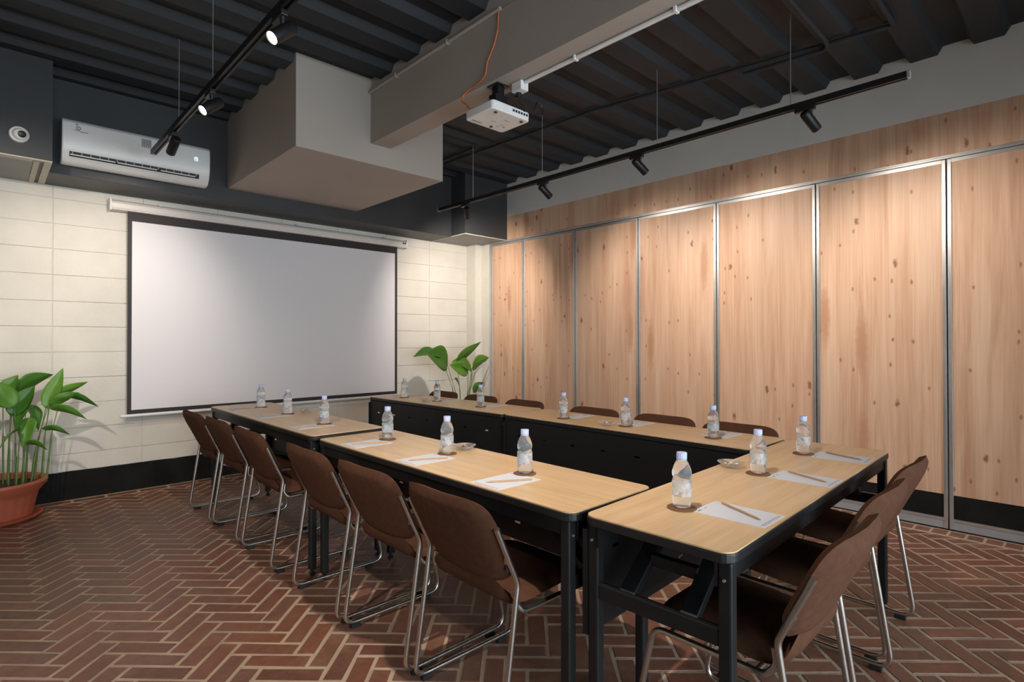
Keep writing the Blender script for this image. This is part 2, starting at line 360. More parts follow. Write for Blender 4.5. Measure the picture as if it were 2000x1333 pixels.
def add_brick(mb, poly, dz):
    if area(poly) < 0: poly = poly[::-1]
    n = len(poly); cx = sum(p[0] for p in poly)/n; cy = sum(p[1] for p in poly)/n; V = []
    for (ins, z) in ((0.0, -0.008), (0.0, -0.0016), (0.0030, 0.0)):
        for p in poly:
            dx, dy = p[0]-cx, p[1]-cy; l = math.hypot(dx, dy) or 1
            V.append((p[0]-dx/l*ins, p[1]-dy/l*ins, z+dz))
    F = [tuple(range(2*n, 3*n))]
    for k in range(2):
        for i in range(n): F.append((k*n+i, k*n+(i+1) % n, (k+1)*n+(i+1) % n, (k+1)*n+i))
    mb.add(V, F)
whole, cut = [], []
n3 = 3
LIMX, LIMY = -0.15, -0.15
for i in range(-75, 76):
    for j in range(-75, 76):
        t = (i-j) % (2*n3)
        if t == 0: a, b, hor = (i, j), (i+n3, j+1), True
        elif t == 2*n3-1: a, b, hor = (i, j), (i+1, j+n3), False
        else: continue
        g = JT/2
        u0, v0, u1, v1 = a[0]*BW+g, a[1]*BW+g, b[0]*BW-g, b[1]*BW-g
        jj = lambda: random.uniform(-.0022, .0022)
        P = [ORG+U*(u+jj())+Vv*(v+jj()) for (u, v) in ((u0, v0), (u1, v0), (u1, v1), (u0, v1))]
        c = (P[0]+P[2])/2
        if c.x < -5.6 or c.x > 0.2 or c.y < -6.6 or c.y > 0.2: continue
        poly = [(p.x, p.y) for p in P]
        q = clip(clip(poly, 0, LIMX), 1, LIMY)
        if len(q) < 3 or abs(area(q)) < 0.0008: continue
        if abs(abs(area(q))-abs(area(poly))) < 1e-6:
            s = [project((p[0], p[1], 0)) for p in poly]
            vis = 0
            if all(s) and all(-40 < x[0] < 2040 and x[1] < 1373 for x in s): vis = abs(area(s))
            whole.append((vis, c, hor, poly))
        else: cut.append(q)
whole.sort(key=lambda x: -x[0])
bm_brick = []
for hl, hw, sk in (((BL-JT)/2, (BW-JT)/2, 0.0), ((BL-JT)/2-0.001, (BW-JT)/2, 0.002), ((BL-JT)/2, (BW-JT)/2-0.001, -0.002)):
    mb = MB(); add_brick(mb, [(-hl, -hw+sk), (hl, -hw-sk/2), (hl-sk, hw), (-hl, hw-sk)], 0); bm_brick.append(mb.mesh('brick', 'brick'))
angU = math.atan2(U.y, U.x); angV = math.atan2(Vv.y, Vv.x)
for k, (vis, c, hor, poly) in enumerate(whole[:300]):
    o = bpy.data.objects.new('brick', random.choice(bm_brick)); COL.objects.link(o); o.parent = floor
    o.location = (c.x, c.y, -random.random()*0.0010); o.rotation_euler = (random.uniform(-.004, .004), random.uniform(-.002, .002), (angU if hor else angV)+random.uniform(-.012, .012))
mb = MB()
for (vis, c, hor, poly) in whole[300:]: add_brick(mb, poly, -random.random()*0.0010)
for q in cut: add_brick(mb, q, -random.random()*0.0010)
# border course along both walls
y = -0.02
while y > -7.0:
    add_brick(mb, [(-0.115, y-0.078), (-0.012, y-0.078), (-0.012, y), (-0.115, y)], -random.random()*0.0012-0.0006); y -= 0.092
x = -0.2
while x > -6.0:
    ln = 0.2
    add_brick(mb, [(x-ln, -0.125), (x, -0.125), (x, -0.05), (x-ln, -0.05)], -random.random()*0.0012-0.0006); x -= ln+0.02
fld = mb.obj('brick_field', 'brick_field', floor); fld['kind'] = 'stuff'

# ceiling: profiled metal deck, flutes across the room
mb = MB(); prof = []; y = 0.12
ph = (y+4.098) % 0.342
pts = []
yy = -4.098+0.342*13
while yy > YB-0.4:
    pts += [(yy, ZD0), (yy-0.150, ZD0), (yy-0.180, ZD1), (yy-0.312, ZD1)]; yy -= 0.342
pts = [p for p in pts if p[0] < 0.2]
V = []; F = []
for (yy, z) in pts: V += [(XL-0.1, yy, z), (0.15, yy, z)]
for i in range(len(pts)-1): F.append((2*i, 2*i+1, 2*i+3, 2*i+2))
o = struct('ceiling', MB().add(V, F), 'deck', 'dark painted corrugated metal deck ceiling', 'ceiling')
sl = MB().box(XL-0.1, 0.15, YB-0.2, 0.2, 3.30, 3.36).obj('slab', 'deck', o)

# screen wall: stacked cream blocks with recessed joints above a black base
wb = struct('wall_back', MB().box(XL, 0.15, 0.004, 0.14, 0.0, 3.40), 'plaster', 'cream painted block wall behind the projection screen', 'wall')
zc = [0.221, 0.361, 0.563, 0.766, 0.9695, 1.1755, 1.379, 1.580, 1.788, 1.993, 2.192, 2.394, 2.50]
xj = [-6.4, -6.03, -5.445, -4.86, -4.272, -3.672, -3.08, -2.49, -1.89, -1.29, -0.69, -0.02]
for zi in range(len(zc)-1):
    for xi in range(len(xj)-1):
        x0, x1, z0, z1 = xj[xi]+0.0025, xj[xi+1]-0.0025, zc[zi]+0.002, zc[zi+1]-0.002
        d = random.uniform(0, 0.0018); e = 0.0025
        MB().add([(x0, 0.004, z0), (x1, 0.004, z0), (x1, 0.004, z1), (x0, 0.004, z1), (x0, -0.002+d, z0), (x1, -0.002+d, z0), (x1, -0.002+d, z1), (x0, -0.002+d, z1),
                  (x0+e, -0.004+d, z0+e), (x1-e, -0.004+d, z0+e), (x1-e, -0.004+d, z1-e), (x0+e, -0.004+d, z1-e)],
                 [(0, 1, 5, 4), (1, 2, 6, 5), (2, 3, 7, 6), (3, 0, 4, 7), (4, 5, 9, 8), (5, 6, 10, 9), (6, 7, 11, 10), (7, 4, 8, 11), (8, 9, 10, 11)]).obj('block', 'plaster', wb)
# ragged painted base
P = []; x = XL
top = []
while x < 0.0: top.append((x, 0.221+random.uniform(-.004, .004))); x += 0.09
top.append((-0.101, 0.221)); top = [p for p in top if p[0] <= -0.101]
V = []; F = []
for (x, z) in top: V += [(x, -0.012, -0.006), (x, -0.012, z), (x, 0.004, z)]
for i in range(len(top)-1): F += [(3*i, 3*i+3, 3*i+4, 3*i+1), (3*i+1, 3*i+4, 3*i+5, 3*i+2)]
struct('baseboard_back', MB().add(V, F), 'black_paint', 'black painted base strip along the screen wall', 'baseboard')

# partition wall: backing, upper plaster, corner pier and jamb
struct('wall_right', MB().box(0.06, 0.18, YB, 0.15, 0, 2.79).box(0.0, 0.18, YB, 0.15, 2.79, 3.40), 'plaster_upper', 'grey beige plaster wall above the wood partition', 'wall')
struct('trim_1', MB().box(0.0, 0.06, YB, -0.36, 2.503, 2.79), 'oak', 'knotty wood header band above the folding partition', 'trim')
struct('trim_2', MB().box(-0.004, 0.06, YB, -0.36, 2.494, 2.503).box(0.004, 0.06, YB, -0.36, 2.482, 2.494), 'alu', 'thin metal track line under the wood header', 'trim')
pier = struct('trim_3', MB().box(-0.101, 0.15, -0.183, 0.10, 0.0, 2.4975).box(0.004, 0.06, -0.335, -0.183, 0, 2.4975), 'plaster', 'cream corner pier beside the wood partition', 'pier', bevel=0.002)
MB().box(0.0, 0.05, -0.372, -0.337, 0.0, 2.482).obj('jamb_post', 'alu', pier, bevel=0.003)
MB().box(-0.104, -0.1, -0.186, -0.170, 0.0, 2.49).obj('corner_bead', 'plaster', pier)
struct('wall_left', MB().box(XL-0.12, XL, YB, 0.15, 0, 3.4), 'plaster_side', 'plain plaster side wall outside the picture on the left', 'wall')
# wall behind the camera with a glazed opening
struct('wall_front', MB().box(XL, -5.75, YB-0.12, YB, 0, 3.4).box(-1.05, 0.15, YB-0.12, YB, 0, 3.4).box(-5.75, -1.05, YB-0.12, YB, 0, 0.04).box(-5.75, -1.05, YB-0.12, YB, 2.24, 3.4), 'plaster_side', 'plaster wall behind the viewpoint around a wide window', 'wall')
wn = struct('window_1', MB().box(-5.75, -5.69, YB-0.1, YB-0.03, .04, 2.24).box(-1.11, -1.05, YB-0.1, YB-0.03, .04, 2.24).box(-5.69, -1.11, YB-0.1, YB-0.03, .04, .09).box(-5.69, -1.11, YB-0.1, YB-0.03, 2.19, 2.24), 'black_metal', 'wide black framed window behind the viewpoint', 'window')
for i in range(4):
    x0 = -5.69+i*1.145
    MB().box(x0, x0+1.145, YB-0.068, YB-0.062, .09, 2.19).obj('pane', 'pane', wn)
    if i: MB().box(x0-0.02, x0+0.02, YB-0.09, YB-0.04, .09, 2.19).obj('mullion', 'black_metal', wn)

# charcoal bulkheads over the screen wall
struct('trim_4', MB().box(-4.324, -0.663, -0.42, 0.004, 2.493, 3.26), 'charcoal', 'charcoal painted beam running above the projection screen', 'beam', bevel=0.004)
lb = struct('trim_5', MB().box(XL, -4.325, -0.735, 0.004, 2.497, 3.26), 'charcoal', 'charcoal box column head at upper left with the dome camera', 'bulkhead')
MB().box(XL, -4.325, -0.737, -0.70, 2.490, 2.497).obj('edge_strip', 'trim_beige', lb)
MB().box(XL, -4.425, -0.697, -0.665, 2.490, 2.497).obj('edge_strip', 'trim_beige', lb)
MB().box(-4.420, -4.388, -0.665, -0.004, 2.488, 2.497).obj('edge_strip', 'trim_beige', lb)
MB().box(-4.366, -4.325, -0.70, -0.004, 2.488, 2.497).obj('edge_strip', 'trim_beige', lb)
MB().box(XL, -4.422, -0.663, -0.004, 2.493, 2.497).obj('soffit_panel', 'grey_panel', lb)
rb = struct('trim_6', MB().box(-0.660, 0.0, -0.672, 0.004, 2.503, 3.26), 'charcoal', 'charcoal box over the corner beside the wood partition', 'bulkhead')
MB().box(-0.660, 0.0, -0.672, -0.655, 2.494, 2.503).obj('edge_strip', 'trim_beige', rb)
MB().box(-0.660, -0.642, -0.655, -0.004, 2.494, 2.503).obj('edge_strip', 'trim_beige', rb)
MB().box(-0.640, 0.0, -0.653, -0.004, 2.497, 2.503).obj('soffit_panel', 'grey_panel', rb)
# boxed-in plaster volume and the plaster beam that meets it
struct('trim_7', MB().box(-3.123, -1.885, -1.906, -0.424, 2.597, 3.27), 'plaster_warm', 'pale boxed plaster volume hanging from the ceiling above the screen', 'bulkhead', bevel=0.004)
bm_ = struct('trim_8', MB().box(-2.556, -2.385, YB, -1.908, 2.750, 3.135).box(-2.55, -2.391, YB, -1.908, 3.135, 3.27), 'plaster_warm', 'pale plaster beam carrying the projector', 'beam', bevel=0.003)

# ------------------------------------------------------------------ partition panels
edges = [-0.376, -0.948, -1.753, -2.558, -3.364, -4.169, -4.974, -5.779]
pn = ['narrow wood grain partition panel next to the corner pier', 'wood grain partition panel second from the corner', 'wood grain partition panel third from the corner',
      'wood grain partition panel fourth from the corner', 'wood grain partition panel fifth from the corner', 'wood grain partition panel sixth from the corner, behind the near chairs',
      'wood grain partition panel cut by the right edge of the picture']
for k in range(7):
    ya, yb = edges[k]-0.004, edges[k+1]+0.004; c = (ya+yb)/2; hw = (ya-yb)/2
    t = thing('partition_panel', pn[k], 'wall panel', (0.03, c, 0.0), 0, 'folding partition panels')
    MB().box(-0.022, 0.028, -hw+0.022, hw-0.022, 0.236, 2.452).obj('board', 'oak', t)
    MB().box(-0.022, 0.028, -hw+0.022, hw-0.022, 0.080, 0.236).obj('kick_strip', 'black_paint', t)
    for s in (-1, 1):
        MB().box(-0.030, 0.028, min(s*hw, s*(hw-0.022)), max(s*hw, s*(hw-0.022)), 0.010, 2.476).obj('stile', 'alu', t, bevel=0.002)
    MB().box(-0.029, 0.028, -hw+0.022, hw-0.022, 2.452, 2.476).obj('top_rail', 'alu', t)
    MB().box(-0.029, 0.028, -hw+0.022, hw-0.022, 0.062, 0.080).obj('bottom_rail', 'alu', t)
    MB().box(-0.026, 0.028, -hw+0.022, hw-0.022, 0.010, 0.062).obj('bottom_seal', 'grey_plastic', t)
    MB().box(-0.012, 0.020, -hw-0.004, hw+0.004, 0.0, 0.010).obj('gasket', 'rubber', t)

# ------------------------------------------------------------------ projection screen
t = thing('projection_screen', 'pull-down projection screen with black border and white casing', 'screen', (0, 0, 0.63))
s0 = Vector((0, 0, -0.63))
def sh(mb): mb.v = [(x, y, z-0.63) for (x, y, z) in mb.v]; return mb
prof = [(-0.010, 2.355), (-0.010, 2.440), (-0.045, 2.440), (-0.088, 2.425), (-0.100, 2.405), (-0.100, 2.372), (-0.090, 2.353), (-0.03, 2.350)]
V = [(-3.905, p[0], p[1]) for p in prof]+[(-1.075, p[0], p[1]) for p in prof]; n = len(prof)
sh(MB().add(V, [tuple(range(n)), tuple(range(2*n-1, n-1, -1))]+[(i, i+n, (i+1) % n+n, (i+1) % n) for i in range(n)])).obj('casing', 'casing', t)
for x0, x1 in ((-3.918, -3.905), (-1.075, -1.060)):
    sh(MB().box(x0, x1, -0.102, -0.006, 2.345, 2.444)).obj('end_cap', 'white_plastic', t, bevel=0.004)
for xx in (-3.55, -2.35, -1.35): sh(MB().box(xx-0.012, xx+0.012, -0.05, -0.004, 2.440, 2.452)).obj('bracket', 'alu', t)
sh(MB().box(-3.789, -1.180, -0.060, -0.0585, 0.646, 2.36)).obj('border', 'screen_black', t)
sh(MB().box(-3.759, -1.212, -0.0615, -0.0600, 0.682, 2.276)).obj('projection_surface', 'screen', t)
mb = MB().tube([(-3.835, -0.060, 0.634), (-1.140, -0.060, 0.634)], 0.0135, 12); sh(mb).obj('weight_bar', 'white_plastic', t, smooth=True)
for xx in (-1.125, -1.10): sh(MB().box(xx-0.006, xx+0.006, -0.108, -0.1, 2.39, 2.41)).obj('catch', 'dark_slot', t)

# ------------------------------------------------------------------ air conditioner
t = thing('air_conditioner', 'white wall-mounted split air conditioner on the charcoal beam', 'air conditioner', (-3.788, -0.42, 2.55))
prof = [(0.0, 0.015), (0.0, 0.312), (-0.05, 0.318), (-0.17, 0.310), (-0.196, 0.285), (-0.202, 0.200), (-0.196, 0.110), (-0.175, 0.055), (-0.135, 0.010), (-0.08, 0.0)]
n = len(prof); hw = 0.478
V = [(-hw, p[0], p[1]) for p in prof]+[(hw, p[0], p[1]) for p in prof]
MB().add(V, [tuple(range(n)), tuple(range(2*n-1, n-1, -1))]+[(i, i+n, (i+1) % n+n, (i+1) % n) for i in range(n)]).obj('body', 'white_plastic', t, smooth=True, bevel=0.008)
def front(x0, x1, za, zb, name, m, out=0.003, par=t):
    def yz(z):
        for i in range(4, 9):
            (ya, z1), (yb, z2) = prof[i], prof[i+1]
            if z2 <= z <= z1: s = (z1-z)/(z1-z2); return ya+(yb-ya)*s
        return -0.2
    k = 4; V = []; F = []
    for i in range(k+1):
        z = za+(zb-za)*i/k; V += [(x0, yz(z)-out, z), (x1, yz(z)-out, z), (x1, yz(z)+0.01, z), (x0, yz(z)+0.01, z)]
    for i in range(k):
        a, b = 4*i, 4*i+4; F += [(a, a+1, b+1, b), (a+1, a+2, b+2, b+1), (a+3, a, b, b+3)]
    F += [(0, 3, 2, 1), (4*k, 4*k+1, 4*k+2, 4*k+3)]
    return MB().add(V, F).obj(name, m, par)
slot = front(-0.435, 0.40, 0.045, 0.078, 'outlet_slot', 'dark_slot', 0.0015)
for i in range(3): front(-0.430+i*0.28, -0.163+i*0.268, 0.053, 0.060, 'louver', 'white_plastic', 0.0035)
front(-0.435, 0.40, 0.033, 0.044, 'flap', 'white_plastic', 0.006)
for i in range(16): front(-0.42+i*0.053, -0.414+i*0.053, 0.061, 0.077, 'vane', 'grey_plastic', 0.003)
# flat prints: emblem sticker, maker lettering, tag and lit temperature digits
emb = MB()
for k in range(10):
    a = 2*PI*k/10; emb.cbox((-0.385+0.011*math.cos(a), -0.2045, 0.247+0.011*math.sin(a)), (0.006, 0.001, 0.006))
emb.cbox((-0.395, -0.2025, 0.272), (0.016, 0.001, 0.006)); emb.obj('emblem', 'ink', t)
MB().cbox((-0.355, -0.2045, 0.224), (0.05, 0.001, 0.005)).cbox((-0.395, -0.2045, 0.229), (0.03, 0.001, 0.004)).obj('sticker_text', 'ink_red', t)
MB().cbox((0.030, -0.2040, 0.245), (0.062, 0.001, 0.050)).obj('energy_tag', 'grey_plastic', t)
lt = MB()
for k in range(5): lt.cbox((0.002+k*0.013, -0.2055, 0.212), (0.008, 0.001, 0.011))
lt.obj('lettering', 'ink', t)
dg = MB(); bx, bz, yq = 0.362, 0.196, -0.2042
dg.cbox((bx, yq, bz), (0.004, 0.001, 0.030))
for (dx, dz, w_, h_) in ((0.014, 0.014, 0.012, 0.004), (0.014, 0.0, 0.012, 0.004), (0.014, -0.014, 0.012, 0.004), (0.009, 0.007, 0.004, 0.014), (0.020, 0.007, 0.004, 0.014), (0.020, -0.007, 0.004, 0.014)):
    dg.cbox((bx+dx, yq, bz+dz), (w_, 0.001, h_))
dg.obj('temperature_digits', 'led', t)
# ------------------------------------------------------------------ dome camera
t = thing('dome_camera', 'small white dome security camera on the charcoal box column', 'camera', (-4.497, -0.735, 2.636))
mb = MB().lathe([(0.052, 0.0), (0.053, 0.022), (0.047, 0.030), (0.0, 0.034)], 24); mb.v = [(x, -z, y) for (x, y, z) in mb.v]; mb.obj('base', 'white_plastic', t, smooth=True)
mb = MB().lathe([(0.040, 0.0), (0.040, 0.012), (0.036, 0.028), (0.024, 0.040), (0.0, 0.044)], 24); o = mb.obj('eyeball', 'white_plastic', t, smooth=True, loc=(0.002, -0.026, -0.002)); o.rotation_euler = (math.radians(98), 0, math.radians(14))
mb = MB().lathe([(0.023, 0.0), (0.022, 0.006), (0.012, 0.010), (0.0, 0.010)], 20); o = mb.obj('lens', 'black_plastic', t, smooth=True, loc=(0.012, -0.064, -0.008)); o.rotation_euler = (math.radians(105), 0, math.radians(14))

# ------------------------------------------------------------------ track lighting
def track(x, y0, y1, z, hangers, label):
    t = thing('light_track', label, 'light track', (x, (y0+y1)/2, z))
    cy = (y0+y1)/2; a, b = y0-cy, y1-cy
    MB().box(-0.018, 0.018, b, a, 0.010, 0.034).box(-0.018, -0.007, b, a, 0.0, 0.010).box(0.007, 0.018, b, a, 0.0, 0.010).obj('rail', 'black_metal', t)
    for e in (a, b): MB().cbox((0, e, 0.017), (0.038, 0.012, 0.036)).obj('end_cap', 'grey_plastic', t)
    for h in hangers: MB().tube([(0, h-cy, 0.034), (0, h-cy, ZD0-z+0.01)], 0.0028, 6).obj('hanger_wire', 'alu', t)
    return t
track(-1.2, -0.913, -5.0, 2.622, (-1.47, -2.40, -3.52, -4.42), 'black light track in front of the wood partition')
track(-3.76, -0.882, -5.2, 2.640, (-1.62, -2.35, -3.9), 'black light track running from the air conditioner over the left table row')
track(-5.10, -0.9, -5.0, 2.640, (-1.6, -3.0, -4.3), 'black light track outside the picture on the left')
def spot(x, y, z, aim, label, power=1.0, angle=84.0):
    t = thing('track_spotlight', label, 'spotlight', (x, y, z), 0, 'black cylinder track spotlights')
    MB().cbox((0, 0.03, -0.012), (0.030, 0.11, 0.024)).obj('adapter', 'black_plastic', t, bevel=0.003)
    MB().tube([(0, 0, -0.022), (0, 0, -0.058)], [0.013, 0.008], 10).obj('arm', 'black_plastic', t, smooth=True)
    d = (Vector(aim)-Vector((x, y, z-0.09))).normalized()
    piv = Vector((0, 0, -0.088)); q = d.to_track_quat('-Z', 'Y')
    mb = MB().lathe([(0.0, 0.066), (0.024, 0.066), (0.028, 0.060), (0.029, 0.050), (0.0285, -0.062), (0.0265, -0.066), (0.0245, -0.062), (0.024, -0.050)], 24)
    br = mb.obj('barrel', 'black_metal', t, smooth=True, loc=piv); br.rotation_mode = 'QUATERNION'; br.rotation_quaternion = q
    MB().lathe([(0.0235, -0.046), (0.0235, -0.054), (0.0, -0.057)], 20).obj('lens', 'lens', br, smooth=True)
    ld = bpy.data.lights.new('spot_lamp', 'SPOT'); ld.energy = SPOT_W*power; ld.color = SPOT_COL; ld.spot_size = math.radians(angle); ld.spot_blend = 1.0; ld.shadow_soft_size = 0.022
    lo = bpy.data.objects.new('spot_lamp', ld); COL.objects.link(lo); lo.parent = t; lo.location = piv+d*0.072; lo.rotation_mode = 'QUATERNION'; lo.rotation_quaternion = q
ZT = 2.622
spot(-1.2, -1.375, ZT, (-0.05, -0.10, 1.40), 'black track spotlight nearest the corner pier', 1.6, 108.0)
spot(-1.2, -2.435, ZT, (0.0, -2.80, 1.50), 'second black spotlight from the corner on the partition track', 0.92, 104.0)
spot(-1.2, -3.378, ZT, (0.0, -3.86, 1.50), 'third black spotlight from the corner on the partition track', 0.92, 104.0)
spot(-1.2, -4.529, ZT, (0.0, -5.02, 1.45), 'black spotlight nearest the viewer on the partition track', 0.92, 104.0)
spot(-3.76, -1.480, 2.640, (-3.95, 0.0, 1.50), 'black spotlight hanging in front of the air conditioner', 0.8)
spot(-3.76, -2.330, 2.640, (-5.4, -2.75, 1.15), 'lit spotlight above the screen casing, lens glowing, beside the air conditioner', 1.0)
spot(-3.76, -3.330, 2.640, (-5.2, -3.60, 1.20), 'glowing spotlight highest in the picture beside the boxed volume', 1.0)
spot(-5.10, -2.70, 2.640, (-4.20, 0.0, 1.35), 'black spotlight outside the picture aimed at the left plant', 2.1, 62.0)
spot(-3.76, -4.70, 2.640, (-2.7, -3.6, 0.74), 'added black spotlight outside the picture to brighten the tables', 2.1, 110.0)  # extra lamp out of view, added to brighten tables and floor
spot(-5.10, -4.20, 2.640, (-3.40, -2.7, 0.60), 'added black spotlight outside the picture to brighten the left table row', 1.3, 70.0)  # another added lamp out of view, extra light for the left tables

# ------------------------------------------------------------------ projector and its wiring
t = thing('ceiling_projector', 'white ceiling projector hung under the pale beam', 'projector', (-2.490, -3.265, 2.545))
px = -0.005
mb = MB().prism(rrect(0.146, 0.122, 0.022), 0.0, 0.052); mb.v = [(x+px, y, z) for (x, y, z) in mb.v]
body = mb.obj('body', 'white_plastic', t, smooth=True, bevel=0.006)
o = MB().lathe([(0.026, 0.0), (0.028, 0.018), (0.024, 0.024), (0.018, 0.020), (0.0, 0.016)], 20).obj('lens', 'black_plastic', t, smooth=True, loc=(-0.085, 0.120, 0.034)); o.rotation_euler = (-PI/2, 0, 0)
MB().cbox((0.06, -0.1235, 0.028), (0.13, 0.004, 0.026)).obj('port_panel', 'white_plastic', t)
for k in range(6): MB().cbox((0.005+k*0.021, -0.1262, 0.028), (0.013, 0.003, 0.013)).obj('port', 'black_plastic', t)
for (fx, fy) in ((-0.10, -0.09), (0.02, 0.085), (0.10, -0.09)): MB().lathe([(0.0, -0.006), (0.009, -0.006), (0.010, 0.002)], 12).obj('foot', 'black_plastic', t, loc=(fx, fy, 0.0))
for (cx, cy, w_, h_) in ((-0.09, 0.085, 0.07, 0.018), (-0.02, 0.02, 0.03, 0.005), (0.03, -0.04, 0.035, 0.007), (0.06, 0.03, 0.03, 0.006), (0.085, 0.045, 0.012, 0.012), (0.045, 0.06, 0.02, 0.004)):
    MB().cbox((cx, cy, -0.0006), (w_, h_, 0.0012)).obj('bottom_marking', 'grey_plastic', body)
MB().box(-0.06, 0.06, -0.05, 0.05, 0.052, 0.080).box(-0.115, -0.095, -0.09, 0.09, 0.052, 0.066).box(0.095, 0.115, -0.09, 0.09, 0.052, 0.066).bar((0, 0, 0.078), (0, 0, 0.20), 0.050, 0.050).box(-0.045, 0.045, -0.030, 0.030, 0.10, 0.145).bar((-0.105, -0.07, 0.070), (0.105, 0.07, 0.070), 0.020, 0.014).bar((-0.105, 0.07, 0.070), (0.105, -0.07, 0.070), 0.020, 0.014).box(-0.045, 0.045, -0.045, 0.045, 0.197, 0.205).obj('ceiling_mount', 'black_metal', t)
for s in (-1, 1): MB().tube([(s*0.026, -0.01, 0.13), (s*0.017, -0.01, 0.13)], 0.010, 10).obj('clamp_bolt', 'alu', t)
t = thing('power_outlet', 'white surface power outlet box under the beam beside the projector', 'outlet', (-2.43, -3.385, 2.75))
MB().box(-0.03, 0.03, -0.04, 0.04, -0.055, -0.002).obj('box', 'white_plastic', t, bevel=0.004)
MB().tube([(0.005, 0.015, -0.055), (0.005, 0.015, -0.085)], 0.017, 12).obj('plug', 'black_plastic', t, smooth=True)
c = [(-2.425, -3.370, 2.665), (-2.415, -3.375, 2.62), (-2.37, -3.40, 2.595), (-2.31, -3.42, 2.585), (-2.27, -3.41, 2.60), (-2.255, -3.40, 2.64), (-2.275, -3.40, 2.672), (-2.31, -3.41, 2.67), (-2.335, -3.42, 2.63), (-2.35, -3.41, 2.58)]
tag(MB().tube(fillet(c, 0.05, 4), 0.0045, 7).obj('power_cable', 'black_plastic', smooth=True), 'black power cable looping from the outlet to the projector', 'cable')
c = [(-2.47, -3.30, 2.70), (-2.42, -3.34, 2.69), (-2.395, -3.37, 2.63), (-2.40, -3.392, 2.59)]
tag(MB().tube(fillet(c, 0.04, 4), 0.0035, 7).obj('signal_cable', 'black_plastic', smooth=True), 'thin black cable hanging behind the projector mount', 'cable')
c = [(-2.566, -3.352, 3.118), (-2.565, -3.345, 3.02), (-2.565, -3.315, 2.95), (-2.565, -3.255, 2.87), (-2.565, -3.238, 2.80), (-2.568, -3.19, 2.773), (-2.57, -3.10, 2.765), (-2.575, -3.045, 2.745), (-2.585, -3.04, 2.705), (-2.59, -3.10, 2.66), (-2.585, -3.145, 2.60)]
tag(MB().tube(fillet(c, 0.05, 4), 0.0045, 7).obj('orange_cable', 'orange', smooth=True), 'thin orange cable drooping down the beam to the projector', 'cable')
t = thing('cable_conduit', 'pale conduit clipped along the upper edge of the plaster beam', 'conduit', (-2.568, -2.63, 3.13))
MB().tube([(0, 0.72, 0), (0, -0.74, 0)], 0.012, 10).obj('pipe', 'plaster_warm', t, smooth=True)
for yy in (-0.25, 0.35): MB().cbox((0, yy, 0), (0.03, 0.02, 0.03)).obj('clip', 'plaster_warm', t, bevel=0.004)
t = thing('cable_conduit', 'white conduit clipped under the plaster beam behind the outlet', 'conduit', (-2.43, -5.0, 2.738))
MB().tube([(0, 1.57, 0), (0, -2.9, 0)], 0.0115, 10).obj('pipe', 'white_plastic', t, smooth=True)
for yy in (1.2, 0.62, 0.0, -0.7): MB().cbox((0, yy, 0), (0.034, 0.016, 0.026)).obj('clip', 'white_plastic', t, bevel=0.003)
# dark conduits under the deck
t = thing('cable_conduit', 'long black conduit running under the dark deck beside the partition track', 'conduit', (-0.80, -2.8, 3.165))
MB().tube(fillet([(-0.28, 1.94, 0), (-0.22, 0.0, 0), (0.10, -1.99, 0), (0.10, -2.03, 0), (-0.75, -2.03, 0), (-1.55, -2.03, 0)], 0.06, 6), 0.014, 10).obj('pipe', 'deck', t, smooth=True)
t = thing('cable_conduit', 'black conduit branching across the deck flutes to the beam', 'conduit', (-0.80, -4.46, 3.136))
MB().tube(fillet([(0.0, 0.5, 0), (0.06, -0.03, 0), (-0.10, -0.05, 0), (-1.53, -0.05, 0)], 0.06, 6), 0.013, 10).obj('pipe', 'deck', t, smooth=True)
t = thing('cable_conduit', 'short black conduit near the corner box under the deck', 'conduit', (-1.25, -1.35, 3.165))
MB().tube(fillet([(-0.58, -0.14, 0), (0.085, -0.16, 0), (0.085, 0.5, 0), (-0.55, 0.55, 0)], 0.06, 6), 0.013, 10).obj('pipe', 'deck', t, smooth=True)

